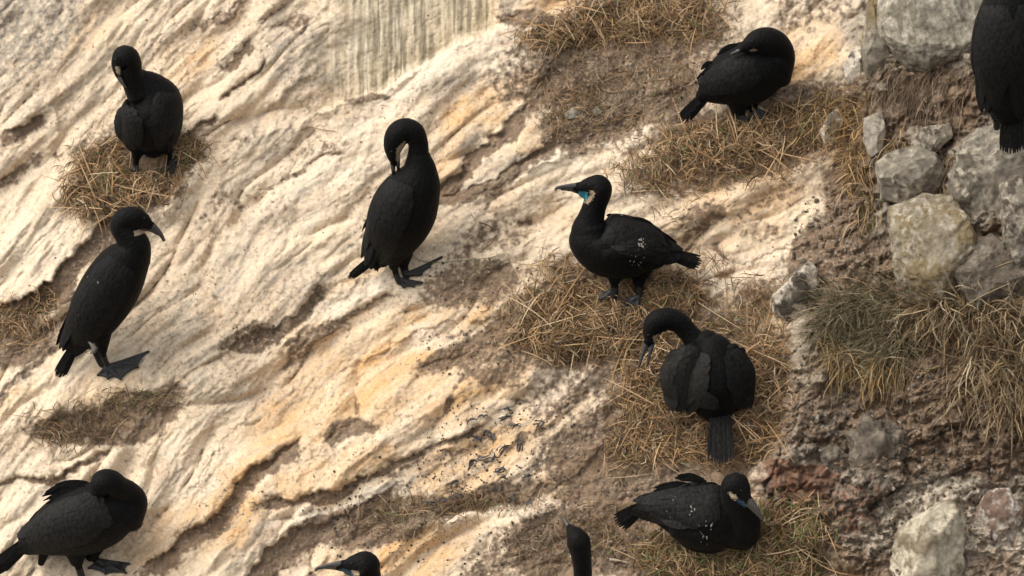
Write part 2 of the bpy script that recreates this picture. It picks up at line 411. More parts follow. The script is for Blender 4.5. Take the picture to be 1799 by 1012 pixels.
# ------------------------------------------------------------------ materials
def new_mat(name):
    m = bpy.data.materials.new(name); m.use_nodes = True
    nt = m.node_tree; b = nt.nodes['Principled BSDF']
    b.inputs['Specular IOR Level'].default_value = .25
    return m, nt, b

def mat_attr(name, rough=.92, var=.22, bump=.35, scale=160, fine=600, dist=.004):
    m, nt, b = new_mat(name)
    at = nt.nodes.new('ShaderNodeAttribute'); at.attribute_name = 'Col'
    tc = nt.nodes.new('ShaderNodeTexCoord')
    n1 = nt.nodes.new('ShaderNodeTexNoise'); n1.inputs['Scale'].default_value = scale; n1.inputs['Detail'].default_value = 5
    n2 = nt.nodes.new('ShaderNodeTexNoise'); n2.inputs['Scale'].default_value = fine; n2.inputs['Detail'].default_value = 3
    mr = nt.nodes.new('ShaderNodeMapRange')
    mr.inputs['From Min'].default_value = .3; mr.inputs['From Max'].default_value = .7
    mr.inputs['To Min'].default_value = 1 - var; mr.inputs['To Max'].default_value = 1 + var * .7
    mx = nt.nodes.new('ShaderNodeVectorMath'); mx.operation = 'SCALE'
    add = nt.nodes.new('ShaderNodeMath'); add.operation = 'ADD'
    bp = nt.nodes.new('ShaderNodeBump'); bp.inputs['Strength'].default_value = bump; bp.inputs['Distance'].default_value = dist
    L = nt.links.new
    L(tc.outputs['Object'], n1.inputs['Vector']); L(tc.outputs['Object'], n2.inputs['Vector'])
    L(n1.outputs['Fac'], mr.inputs['Value']); L(mr.outputs[0], mx.inputs['Scale']); L(at.outputs['Color'], mx.inputs[0])
    L(mx.outputs[0], b.inputs['Base Color'])
    L(n1.outputs['Fac'], add.inputs[0]); L(n2.outputs['Fac'], add.inputs[1]); L(add.outputs[0], bp.inputs['Height'])
    L(bp.outputs[0], b.inputs['Normal'])
    b.inputs['Roughness'].default_value = rough
    return m

def mat_plain(name, c, rough=.7, var=.25, scale=60, bump=.2, spec=.3, dist=.002, sheen=0, feather=0):
    m, nt, b = new_mat(name)
    tc = nt.nodes.new('ShaderNodeTexCoord')
    n1 = nt.nodes.new('ShaderNodeTexNoise'); n1.inputs['Scale'].default_value = scale; n1.inputs['Detail'].default_value = 5
    cr = nt.nodes.new('ShaderNodeValToRGB')
    cr.color_ramp.elements[0].position = .3; cr.color_ramp.elements[1].position = .72
    cr.color_ramp.elements[0].color = (*[v * (1 - var) for v in c], 1)
    cr.color_ramp.elements[1].color = (*[v * (1 + var) for v in c], 1)
    bp = nt.nodes.new('ShaderNodeBump'); bp.inputs['Strength'].default_value = bump; bp.inputs['Distance'].default_value = dist
    L = nt.links.new
    L(tc.outputs['Object'], n1.inputs['Vector']); L(n1.outputs['Fac'], cr.inputs['Fac']); L(cr.outputs[0], b.inputs['Base Color'])
    L(n1.outputs['Fac'], bp.inputs['Height']); L(bp.outputs[0], b.inputs['Normal'])
    b.inputs['Roughness'].default_value = rough; b.inputs['Specular IOR Level'].default_value = spec * (.8 if feather else 1)
    if feather:
        vo = nt.nodes.new('ShaderNodeTexVoronoi'); vo.inputs['Scale'].default_value = feather; vo.feature = 'F1'
        mp = nt.nodes.new('ShaderNodeMapping'); mp.inputs['Scale'].default_value = (1, 1, .62)
        L(tc.outputs['Object'], mp.inputs[0]); L(mp.outputs[0], vo.inputs['Vector'])
        m1 = nt.nodes.new('ShaderNodeMapRange'); m1.inputs['From Min'].default_value = .25; m1.inputs['From Max'].default_value = .75
        m1.inputs['To Min'].default_value = .8; m1.inputs['To Max'].default_value = 1.7
        L(vo.outputs['Distance'], m1.inputs['Value'])
        sc = nt.nodes.new('ShaderNodeVectorMath'); sc.operation = 'SCALE'
        L(cr.outputs[0], sc.inputs[0]); L(m1.outputs[0], sc.inputs['Scale']); L(sc.outputs[0], b.inputs['Base Color'])
        b2 = nt.nodes.new('ShaderNodeBump'); b2.inputs['Strength'].default_value = .4; b2.inputs['Distance'].default_value = .004; b2.invert = True
        L(vo.outputs['Distance'], b2.inputs['Height']); L(bp.outputs[0], b2.inputs['Normal']); L(b2.outputs[0], b.inputs['Normal'])
    if sheen:
        b.inputs['Sheen Weight'].default_value = sheen; b.inputs['Sheen Roughness'].default_value = .5
    return m

M_rock = mat_attr('guano_rock', var=.17, bump=.40, scale=110, fine=420, dist=.006)
M_stone = mat_attr('boulder_stone', var=.28, bump=.6, scale=70, fine=300, dist=.008)
M_straw = mat_attr('straw', rough=.75, var=.15, bump=.1)
M_pebble = mat_attr('pebble', rough=.9, var=.2, bump=.3)
M_black = mat_plain('black_plumage', (.0026, .0024, .0022), .66, .4, 150, .5, .15, .003, .02, 120)
M_wing = mat_plain('wing_feathers', (.0046, .0042, .0038), .64, .4, 110, .3, .2, .002, .03, 90)
M_midwing = mat_plain('dusky_wing_feathers', (.0085, .0077, .0068), .66, .4, 110, .3, .2, .002, .03, 90)
M_brownwing = mat_plain('grey_brown_wing_feathers', (.019, .017, .0148), .7, .35, 90, .3, .15, .002, .03)  # paler grey brown, laid only on the left wing of H
M_bill = mat_plain('bill_horn', (.060, .055, .050), .42, .3, 120, .15, .4)
M_cheek = mat_plain('buff_cheek', (.33, .25, .165), .8, .3, 150, .2)
M_blue2 = mat_plain('dull_blue_throat_skin', (.02, .065, .105), .5, .4, 90, .2, .4)
M_blue = mat_plain('blue_throat_skin', (.02, .155, .20), .45, .4, 90, .2, .4)
M_foot = mat_plain('dark_foot_skin', (.015, .014, .013), .5, .3, 200, .3, .4)
M_eye = mat_plain('eye', (.008, .012, .014), .3, .1, 50, 0, .4)
M_pale = mat_plain('guano_fleck', (.26, .235, .20), .85, .2, 150, .2)

def tag(o, label=None, cat=None, group=None, kind=None):
    if label: o['label'] = label
    if cat: o['category'] = cat
    if group: o['group'] = group
    if kind: o['kind'] = kind
    return o

def link(name, me, mats, parent=None):
    o = bpy.data.objects.new(name, me); col.objects.link(o)
    for m in (mats if isinstance(mats, (list, tuple)) else [mats]): me.materials.append(m)
    if parent is not None: o.parent = parent
    return o

slope = link('ground', grid_mesh('ground', VX, COL), M_rock)
tag(slope, 'pale guano whitened rock slope with brown soil in its gullies', None, None, 'structure')

# ------------------------------------------------------------------ strands (straw, grass)
class Strands:
    def __init__(s): s.V = []; s.F = []; s.C = []; s.n = 0
    def add(s, pts, w, c, side):
        """pts (k,3) centre line, w widths (k,), side: unit vector across"""
        k = len(pts)
        L = pts - side * w[:, None] * .5; R = pts + side * w[:, None] * .5
        s.V.append(np.stack([L, R], 1).reshape(-1, 3))
        b = s.n + 2 * np.arange(k - 1)
        s.F.append(np.stack([b, b + 1, b + 3, b + 2], 1))
        s.C.append(np.repeat(np.asarray(c)[None], 2 * k, 0) * np.linspace(.85, 1.1, 2 * k)[:, None])
        s.n += 2 * k
    def mesh(s, name):
        me = bpy.data.meshes.new(name)
        V = np.concatenate(s.V); fill(me, V, np.concatenate(s.F), 4); paint(me, np.clip(np.concatenate(s.C), 0, 1))
        return me

STRAW = [(.46, .275, .125), (.35, .205, .09), (.54, .36, .19), (.26, .15, .07), (.48, .30, .15), (.60, .44, .27), (.15, .09, .05)]
TX = np.cross(N, [0, 0, 1.0]); TX /= np.linalg.norm(TX)
if TX[0] < 0: TX = -TX
TY = np.cross(TX, N); TY = TY if TY[2] > 0 else -TY          # up the slope

def lay_strand(S, x, y, lift, ang, length, w, c, bend=.5, arch=.02, tilt=0.0, k=6):
    c0 = P(x, y)[0] + N * lift
    t = np.linspace(-.5, .5, k)
    a = ang + bend * t * 2
    dx = np.cos(a); dy = np.sin(a)
    step = length / (k - 1)
    px = np.cumsum(dx) * step; py = np.cumsum(dy) * step
    px -= px.mean(); py -= py.mean()
    up = arch * (1 - (2 * t) ** 2) + tilt * t * length
    pts = c0 + px[:, None] * TX + py[:, None] * TY + up[:, None] * N
    rnd = RNG.normal(size=3); rnd = rnd - rnd.dot(TX * dx[k // 2] + TY * dy[k // 2]) * (TX * dx[k // 2] + TY * dy[k // 2])
    side = np.cross(TX * math.cos(ang) + TY * math.sin(ang), N * 1.0 + rnd * .5); side /= np.linalg.norm(side)
    S.add(pts, w * np.array([.5, 1, 1, 1, .8, .3])[:k], c, side)

CLEAR = [(238, 290, 24, 30), (297, 286, 24, 28), (1300, 200, 30, 20), (1332, 196, 24, 22), (1080, 508, 20, 20), (1122, 516, 20, 20), (1264, 772, 26, 44), (268, 278, 30, 16)]
def covered(x, y):
    return any(((x - a) / c) ** 2 + ((y - b) / d) ** 2 < 1 for a, b, c, d in CLEAR)

def nest(name, label, rings, n, cat='nest', group='straw nests built on the slope', curl=1.25, lmin=.045, lmax=.15, width=.0031, top=.026, green=.03, dark=1.0):
    """rings: (cx, cy, rx, ry, weight) ellipses in photo pixels, packed with straw"""
    S = Strands()
    n = int(n * 1.3)
    ws = np.array([r[4] for r in rings]); ws = ws / ws.sum()
    cx, cy = rings[0][0], rings[0][1]
    for i in range(n):
        r = rings[RNG.choice(len(rings), p=ws)]
        a = RNG.uniform(0, 2 * math.pi); q = RNG.uniform(0, 1) ** .62 * RNG.choice([1, 1, 1, 1.2, 1.45])
        x = r[0] + r[2] * q * math.cos(a); y = r[1] + r[3] * q * math.sin(a)
        if covered(x, y): continue
        ang = a * -1 + math.pi / 2 + RNG.normal(0, .7) if RNG.random() < .55 else RNG.uniform(0, 6.28)
        lay = RNG.random()
        c = np.array(STRAW[RNG.integers(len(STRAW))]) * RNG.uniform(.35, 1.05) ** 1.3 * dark
        if RNG.random() < green: c = np.array([.14, .17, .05]) * RNG.uniform(.6, 1.1)
        lay_strand(S, x, y, .002 + top * lay * (1 - .55 * q), ang, RNG.uniform(lmin, lmax) * (1.15 - .5 * q), width * RNG.uniform(.5, 1.25), c,
                   bend=RNG.normal(0, curl), arch=RNG.normal(.006, .008), tilt=RNG.normal(0, .16))
    for i in range(n // 48):
        r = rings[RNG.choice(len(rings), p=ws)]
        a = RNG.uniform(0, 2 * math.pi); q = RNG.uniform(.6, 1.3)
        lay_strand(S, r[0] + r[2] * q * math.cos(a), r[1] + r[3] * q * math.sin(a), top * RNG.uniform(.5, 1.2), RNG.uniform(0, 6.28), RNG.uniform(.12, .24), width * RNG.uniform(.7, 1.2),
                   np.array(STRAW[RNG.integers(6)]) * RNG.uniform(.8, 1.1) * dark, bend=RNG.normal(0, .15), arch=RNG.normal(.0, .01), tilt=RNG.normal(0, .2))
    o = link(name, S.mesh(name), M_straw)
    tag(o, label, cat, group)
    return o

nest('nest', 'ragged tan straw nest under the bird preening at the upper left', [(232, 300, 95, 55, 3), (195, 340, 65, 42, 2), (160, 345, 45, 40, 1), (320, 268, 46, 24, .7)], 2100)
nest('nest', 'wide straw nest under the bird with the blue throat', [(1060, 560, 150, 62, 4), (1010, 590, 110, 40, 2), (1160, 520, 75, 35, 1.3), (985, 480, 40, 30, .2)], 3000)
nest('nest', 'loose straw nest beneath the tucked up bird at the upper right', [(1290, 252, 120, 36, 2.4), (1370, 232, 80, 40, 2), (1210, 260, 60, 40, .9), (1290, 300, 110, 30, .5)], 1900)
nest('nest', 'curly straw nest around the bird seen from behind', [(1190, 725, 100, 78, 3), (1335, 680, 48, 84, 1.6), (1280, 770, 90, 50, 1.2), (1150, 660, 50, 50, .8), (1120, 790, 60, 40, .3)], 3300, curl=1.5)
nest('nest', 'greenish straw nest under the bird sitting low at the bottom', [(1260, 975, 130, 40, 3), (1370, 930, 80, 48, 2.4), (1180, 985, 60, 30, 1), (1340, 990, 110, 30, 1.4)], 2500, green=.2)
nest('straw_patch', 'flattened old straw spread at the top edge of the slope', [(1130, 25, 120, 48, 3), (1040, 50, 90, 30, 1.2), (1210, 20, 60, 50, 1), (960, 70, 60, 16, .4)], 1700, cat='straw', group=None, curl=.5, top=.02)
nest('straw_patch', 'sparse dry straw lying in the brown soil hollow at the left edge', [(35, 570, 55, 45, 1), (80, 530, 24, 20, .4)], 260, cat='straw', group=None, top=.01, width=.0028)
nest('straw_patch', 'mossy dry straw in the gully above the hunched bird at the lower left', [(150, 745, 85, 34, 1.6), (240, 705, 70, 16, .8), (110, 770, 40, 20, .5)], 330, cat='straw', group=None, top=.012, width=.0026, green=.05, dark=.62)
nest('straw_patch', 'thin straw litter in the soil left of the low sitting bird', [(700, 905, 90, 34, 1), (820, 885, 110, 18, 1), (1060, 930, 90, 50, 1.2), (960, 960, 80, 40, .5)], 620, cat='straw', group=None, top=.006, width=.0022, dark=.7)
nest('straw_patch', 'fine straw litter across the brown soil at the upper centre', [(1080, 150, 130, 80, 2), (1000, 200, 60, 40, 1), (1200, 120, 60, 60, .7)], 520, cat='straw', group=None, top=.006, width=.0022, dark=.75)
nest('straw_patch', 'straw scattered between the pale rocks above the bird with the blue throat', [(1190, 310, 90, 60, 1), (1130, 300, 60, 40, .6)], 300, cat='straw', group=None, top=.01, width=.003)
nest('straw_patch', 'thin straw litter on pale rock above the bird seen from behind', [(1330, 540, 60, 60, 1), (1280, 590, 50, 30, .6), (1240, 470, 50, 30, .2)], 300, cat='straw', group=None, top=.008, width=.0028)

# ------------------------------------------------------------------ grass tufts
def tuft(name, label, roots, n, lens, colors, droop=1.0, width=.004, spread=1.0, heads=0, dirs=None, group=None, lift=.0, cat='grass tuft', tangle=.15):
    """blades growing from root pixels, rising then hanging"""
    S = Strands()
    for i in range(n):
        r = roots[RNG.integers(len(roots))]
        x = r[0] + RNG.normal(0, r[2]); y = r[1] + RNG.normal(0, r[3])
        base = P(x, y)[0] + N * lift * RNG.random()
        L = RNG.uniform(*lens)
        d0 = (dirs[RNG.integers(len(dirs))] if dirs else (0, -.6, .7))
        d = np.array(d0, float) + RNG.normal(0, .42 * spread, 3); d /= np.linalg.norm(d)
        k = 8; pts = [base]; g = np.array([0, 0, -1.0])
        for j in range(k - 1):
            d = d + g * droop * .22 * RNG.uniform(.7, 1.3) + RNG.normal(0, tangle, 3); d /= np.linalg.norm(d)
            pts.append(pts[-1] + d * L / (k - 1))
        pts = np.array(pts)
        c = np.array(colors[RNG.integers(len(colors))]) * RNG.uniform(.6, 1.15)
        sd_ = np.cross(d, RNG.normal(size=3)); sd_ /= np.linalg.norm(sd_)
        w = width * RNG.uniform(.5, 1.3) * np.array([.8, 1, 1, 1, .9, .75, .5, .15])
        S.add(pts, w, c, sd_)
        if i < heads:
            for q in range(26):
                t = q / 26
                b = pts[-1] - (pts[-1] - pts[-4]) * t * 1.1
                e = b + (d + RNG.normal(0, .45, 3)) * .014
                S.add(np.array([b, (b + e) / 2, e]), np.array([.002, .0035, .001]), np.array([.42, .30, .17]) * RNG.uniform(.7, 1.1), sd_)
    o = link(name, S.mesh(name), M_straw)
    return tag(o, label, cat, group)

GREEN = [(.185, .17, .10), (.24, .22, .135), (.13, .12, .065), (.32, .26, .155), (.38, .29, .17), (.27, .20, .115)]
DRY = [(.40, .27, .14), (.48, .35, .20), (.30, .20, .105), (.56, .44, .28), (.20, .135, .075)]
tuft('grass_tuft', 'rounded grey green grass tussock on the dark bank at the right', [(1530, 580, 38, 30), (1495, 575, 24, 26), (1565, 600, 22, 22), (1530, 540, 36, 14)], 4600, (.08, .17), GREEN, .5, .0021, tangle=.10, spread=1.25,
     dirs=[(-.9, -.35, .35), (-.7, -.5, .1), (-.5, -.6, .6), (-.2, -.8, .3), (.2, -.7, .5), (-.8, -.3, -.2)])
tuft('grass_tuft', 'golden dry blades hanging below the grey green tussock', [(1500, 640, 36, 10), (1550, 650, 26, 10), (1465, 610, 12, 16)], 380, (.05, .17), [(.46, .31, .14), (.38, .25, .11), (.30, .20, .09)], 1.5, .0030, lift=.04, tangle=.2, spread=1.5,
     dirs=[(-.4, -.8, -.4), (-.1, -.8, -.5), (-.6, -.7, -.2)])
tuft('grass_tuft', 'tall straw coloured grass clump with seed heads at the right edge', [(1700, 560, 55, 30), (1760, 600, 50, 40), (1650, 545, 26, 18), (1790, 660, 40, 40)], 1700, (.08, .23), DRY + [(.20, .16, .09), (.13, .10, .06)], .75, tangle=.22, width=.0038, spread=1.4,
     heads=16, dirs=[(-.5, -.5, .6), (-.1, -.5, .8), (.3, -.6, .5), (-.7, -.5, .2), (0, -.8, 0)])
tuft('grass_tuft', 'dry grass falling down the bank at the lower right edge', [(1760, 650, 40, 26), (1720, 640, 30, 20), (1800, 690, 30, 20)], 700, (.08, .20), DRY, 1.3, .0038, tangle=.24,
     dirs=[(-.1, -.6, -.2), (-.4, -.6, -.2), (.2, -.6, -.3)])
tuft('grass_tuft', 'golden dry grass hanging down beside the small white stones at the upper right', [(1475, 190, 26, 22), (1500, 230, 16, 40), (1450, 205, 22, 16), (1505, 290, 12, 26)], 900, (.06, .17), [(.46, .29, .12), (.36, .22, .09), (.52, .37, .19), (.22, .14, .07)], 1.0, .0034, tangle=.26, spread=1.5,
     dirs=[(-.1, -.6, -.1), (-.5, -.5, .2), (.2, -.6, 0), (0, -.5, .3)])
tuft('grass_tuft', 'narrow tawny grass strand bunch hanging below the golden grass', [(1520, 345, 14, 20), (1530, 380, 10, 16)], 260, (.06, .14), DRY + [(.16, .18, .06)], 1.7, .0032, dirs=[(0, -.5, -.5), (-.2, -.5, -.3)])
tuft('root_mat', 'matted brown roots hanging under the big grey boulder', [(1640, 150, 45, 14), (1690, 130, 30, 10), (1590, 160, 26, 20), (1570, 130, 16, 14)], 1200, (.07, .20), [(.26, .18, .11), (.20, .135, .085), (.34, .25, .16), (.13, .09, .06)], 1.9, .0018,
     dirs=[(-.3, -.6, -.3), (-.6, -.4, -.2), (.1, -.6, -.4)], cat='roots')
tuft('root_mat', 'brown roots and dry grass between the two grey rocks', [(1650, 320, 14, 22), (1640, 380, 18, 14), (1665, 285, 14, 10)], 340, (.05, .12), DRY, 1.7, .002, dirs=[(-.2, -.6, -.2), (.2, -.6, 0)], cat='roots')
tuft('grass_tuft', 'small curled straw tangle resting over the small grey stone', [(1575, 262, 18, 12)], 200, (.05, .12), DRY, 1.2, .0024, dirs=[(-.3, -.6, .4), (.4, -.6, .3)])
tuft('grass_tuft', 'little dry sprig on the dark bank below the grass clump', [(1668, 700, 5, 4)], 40, (.05, .11), DRY, .8, .0026, dirs=[(-.8, -.4, .1), (.7, -.4, .3), (-.5, -.4, -.3)])

# ------------------------------------------------------------------ boulders
def rock(name, label, poly, depth, seed, base, alt, alt2, sq=.55, rough=.012, cuts=5, group=None, lift=0.0, cat='rock', streak=0, grow=1.08):
    cx = sum(p[0] for p in poly) / len(poly); cy = sum(p[1] for p in poly) / len(poly)
    poly = [(cx + (p[0] - cx) * grow, cy + (p[1] - cy) * grow) for p in poly]
    C0 = P(cx, cy)[0]
    s = np.dot(C0 - CAM, FWD) / FPX
    ang = np.array([math.atan2(-(p[1] - cy), p[0] - cx) for p in poly]); rad = np.array([math.hypot(p[0] - cx, p[1] - cy) for p in poly])
    o_ = np.argsort(ang); ang = ang[o_]; rad = rad[o_]
    pa = np.concatenate([ang - 2 * math.pi, ang, ang + 2 * math.pi])
    px = np.array([p[0] for p in poly])[o_] - cx; py = -(np.array([p[1] for p in poly])[o_] - cy)
    def R(a):
        # radius of the outline polygon in direction a
        a = (a + math.pi) % (2 * math.pi) - math.pi
        j = np.searchsorted(ang, a) % len(ang); i = (j - 1) % len(ang)
        ax, ay, bx, by = px[i], py[i], px[j], py[j]
        dx, dy = math.cos(a), math.sin(a); ex, ey = bx - ax, by - ay
        den = dx * ey - dy * ex
        return (ax * ey - ay * ex) / den if abs(den) > 1e-6 else rad[i]
    bm = bmesh.new(); bmesh.ops.create_icosphere(bm, subdivisions=7 if depth > .11 else 6, radius=1)
    S0 = np.array([v.co for v in bm.verts]); FF = np.array([[v.index for v in f.verts] for f in bm.faces]); bm.free()
    TH = np.arctan2(S0[:, 2], S0[:, 0]); PHI = np.arcsin(np.clip(S0[:, 1], -1, 1))
    th = np.linspace(-math.pi, math.pi, 240, endpoint=False)
    Rt = np.array([max(R(a), 4) for a in th]); Rt = (np.roll(Rt, 1) + 2 * Rt + np.roll(Rt, -1)) / 4
    RT = np.interp(TH, np.append(th, math.pi), np.append(Rt, Rt[0]))
    rnd = random.Random(seed)
    cp = np.abs(np.cos(PHI)) ** sq; sp = np.sign(np.sin(PHI)) * np.abs(np.sin(PHI)) ** sq
    lx = RT * s * cp * np.cos(TH); lz = RT * s * cp * np.sin(TH); ly = depth * sp
    V = np.stack([lx, ly, lz], -1)
    size = Rt.mean() * s
    for c in range(cuts + 3):                               # cleaved faces towards the viewer
        n = Vector((rnd.uniform(-1, 1), -1.0, rnd.uniform(-.7, 1))).normalized(); n = np.array(n)
        lim = (np.abs(V @ n).max()) * rnd.uniform(.58, .88)
        d = V @ n - lim
        V = V - np.maximum(d, 0)[..., None] * n * .97
    nn = np.empty(TH.shape); n2 = np.empty(TH.shape); n3 = np.empty(TH.shape)
    off = Vector((seed * 3.1, seed * 1.7, seed * .9))
    for j in range(len(TH)):
        v = Vector(V[j])
        nn[j] = mnoise.fractal(v * 9 + off, 1.0, 2.0, 5)
        n2[j] = mnoise.fractal(v * 30 + off, .9, 2.1, 4)
        n3[j] = mnoise.fractal(Vector((v.x * 60 + v.z * 12, v.y * 60, v.z * (6 if streak else 45))) + off, .9, 2.1, 3)
    nrm = V / (np.linalg.norm(V, axis=-1, keepdims=True) + 1e-6)
    V = V + nrm * (rough * nn * 1.0 + rough * .32 * n2 + rough * .2 * n3)[..., None]
    Cc = lerp(np.array(base), np.array(alt), np.clip(.30 + 1.2 * n2 + .9 * nn, 0, 1)[..., None])
    Cc = lerp(Cc, np.array(alt2), sstep(.05, .45, nn + .5 * n3)[..., None])
    if streak: Cc = Cc * (1 + .45 * np.clip(n3, -1, 1))[..., None]
    # world: picture plane tilted with the slope, so that image outline holds
    W = C0 + N * lift + V[..., 0:1] * RIGHT + V[..., 1:2] * FWD + V[..., 2:3] * UP
    me = bpy.data.meshes.new(name)
    fill(me, W.reshape(-1, 3), FF, 3); paint(me, np.clip(Cc, .02, .9).reshape(-1, 3))
    o = link(name, me, M_stone)
    return tag(o, label, cat, group)

GR = (.22, .19, .145); GW = (.44, .385, .295); GD = (.11, .09, .068); YL = (.23, .175, .095)
rock('boulder', 'large rounded grey boulder with pale streaks at the top right', [(1560, -70), (1548, 30), (1553, 72), (1580, 98), (1600, 125), (1628, 134), (1665, 118), (1705, 106), (1735, 70), (1760, -40), (1650, -110)], .17, 3, (.30, .265, .20), (.50, .45, .355), (.17, .15, .11), .75, .012, 1, streak=1, lift=.03)
rock('boulder', 'narrow grey rock standing left of the large rounded boulder', [(1532, -50), (1562, -50), (1556, 40), (1566, 90), (1566, 128), (1540, 152), (1522, 128), (1514, 95), (1522, 50)], .09, 5, GR, GW, YL, .6, .010, 4, lift=.02)
rock('boulder', 'small angular grey rock with white top left of the ledge', [(1544, 290), (1575, 272), (1608, 264), (1642, 276), (1656, 310), (1640, 345), (1596, 362), (1552, 352)], .10, 8, GR, GW, GD, .5, .010, 5, lift=.02)
rock('stone', 'small white capped stone wedged on top of the angular grey rock', [(1604, 262), (1626, 238), (1668, 231), (1672, 252), (1640, 280), (1612, 282)], .06, 51, (.36, .31, .24), GW, GD, .5, .010, 5, lift=.05)
rock('stone', 'pale upright stone between the hanging roots and the golden grass', [(1520, 215), (1548, 205), (1556, 240), (1550, 272), (1530, 280), (1518, 250)], .05, 53, (.42, .37, .3), GW, GR, .5, .01, 4, lift=.02)
rock('boulder', 'brown grey fractured rock at the right behind the tall grass clump', [(1690, 430), (1740, 420), (1800, 440), (1850, 500), (1790, 560), (1710, 540), (1680, 480)], .12, 55, (.15, .12, .09), GR, GD, .5, .018, 7, lift=.0)
rock('boulder', 'square edged lichen stained rock above the grey green tussock', [(1568, 374), (1622, 352), (1668, 356), (1696, 395), (1712, 450), (1670, 520), (1600, 545), (1576, 470)], .14, 12, (.22, .18, .12), GW, YL, .42, .014, 7, lift=.02)
rock('boulder', 'big cracked grey rock under the tail of the large bird at the right edge', [(1674, 300), (1696, 246), (1752, 212), (1800, 222), (1880, 215), (1890, 400), (1790, 425), (1712, 418), (1684, 372)], .13, 17, (.24, .21, .165), GW, (.13, .11, .08), .5, .020, 7, lift=-.03)
rock('boulder', 'grey rock at the right edge behind the grass clump', [(1762, 350), (1800, 325), (1880, 330), (1890, 460), (1800, 500), (1768, 440)], .14, 19, GR, GW, GD, .5, .014, 5, lift=.08)
rock('stone', 'white stone behind the golden hanging grass', [(1440, 232), (1455, 208), (1475, 190), (1480, 220), (1465, 250), (1450, 262)], .04, 26, (.78, .70, .58), (.66, .57, .45), GR, .6, .006, 4, lift=.01)
rock('stone', 'white topped stone above the golden hanging grass', [(1482, 120), (1498, 92), (1512, 80), (1520, 110), (1512, 140), (1490, 150)], .04, 29, (.74, .66, .53), (.6, .5, .4), GR, .6, .006, 4, lift=.01)
rock('boulder', 'jagged pale outcrop rock left of the grey green tussock', [(1360, 520), (1384, 498), (1400, 480), (1425, 462), (1438, 480), (1430, 520), (1410, 550), (1385, 566), (1362, 548)], .07, 33, (.40, .34, .26), (.68, .60, .48), GD, .6, .014, 5, lift=.01)
rock('boulder', 'broad pale yellowish rock at the bottom right', [(1562, 1000), (1590, 930), (1620, 905), (1665, 888), (1690, 915), (1692, 980), (1680, 1040), (1600, 1050)], .10, 36, (.58, .51, .38), (.42, .36, .26), (.24, .19, .13), .6, .018, 5, lift=.01)
rock('boulder', 'whitish rock at the right edge in the lower corner', [(1715, 930), (1735, 870), (1770, 860), (1790, 900), (1780, 960), (1740, 985)], .08, 39, (.40, .34, .28), (.58, .52, .43), (.22, .15, .11), .6, .02, 5, lift=.01)
rock('stone', 'small grey pebble alone in the soil at the upper centre', [(994, 200), (1006, 193), (1020, 200), (1014, 210), (998, 210)], .014, 41, (.40, .38, .33), GW, GR, .7, .003, 3, lift=.008)
rock('stone', 'small grey stone on the soil beside the bluish litter', [(1040, 196), (1050, 190), (1058, 198), (1048, 206)], .010, 43, (.5, .45, .40), GW, GR, .7, .002, 3, lift=.005)
rock('boulder', 'blocky grey rock in the broken bank under the tussock', [(1442, 790), (1470, 782), (1490, 800), (1478, 830), (1450, 826)], .04, 45, (.13, .105, .078), (.25, .21, .16), GD, .5, .016, 8, lift=.0)
rock('boulder', 'cracked brownish grey rock in the middle of the broken bank', [(1480, 762), (1530, 735), (1585, 748), (1600, 790), (1560, 825), (1500, 818)], .05, 47, (.125, .10, .075), (.24, .20, .15), GD, .5, .03, 9, lift=-.015)

# loose grit: uncountable
def grit(name, label, zones, n, smin, smax, cols, lift=.4):
    bm = bmesh.new(); bmesh.ops.create_icosphere(bm, subdivisions=1, radius=1)
    v0 = np.array([v.co for v in bm.verts]); f0 = np.array([[v.index for v in f.verts] for f in bm.faces]); bm.free()
    ws = np.array([z[4] for z in zones], float); ws /= ws.sum()
    Vs, Fs, Cs = [], [], []
    for i in range(n):
        z = zones[RNG.choice(len(zones), p=ws)]
        a = RNG.uniform(0, 6.28); q = math.sqrt(RNG.random())
        x = z[0] + z[2] * q * math.cos(a); y = z[1] + z[3] * q * math.sin(a)
        r = smin + (smax - smin) * RNG.random() ** 3
        sc = r * RNG.uniform(.5, 1.3, 3)
        A = RNG.normal(size=(3, 3)); Q, _ = np.linalg.qr(A)
        v = (v0 * (1 + RNG.normal(0, .16, (len(v0), 1))) * sc) @ Q
        Vs.append(v + P(x, y)[0] + N * r * lift); Fs.append(f0 + i * len(v0))
        Cs.append(np.repeat((np.array(cols[RNG.integers(len(cols))]) * RNG.uniform(.6, 1.2))[None], len(v0), 0))
    me = bpy.data.meshes.new(name)
    fill(me, np.concatenate(Vs), np.concatenate(Fs), 3); paint(me, np.clip(np.concatenate(Cs), 0, 1))
    me.polygons.foreach_set('use_smooth', np.zeros(len(me.polygons), bool))
    o = link(name, me, M_pebble)
    return tag(o, label, 'gravel', None, 'stuff')

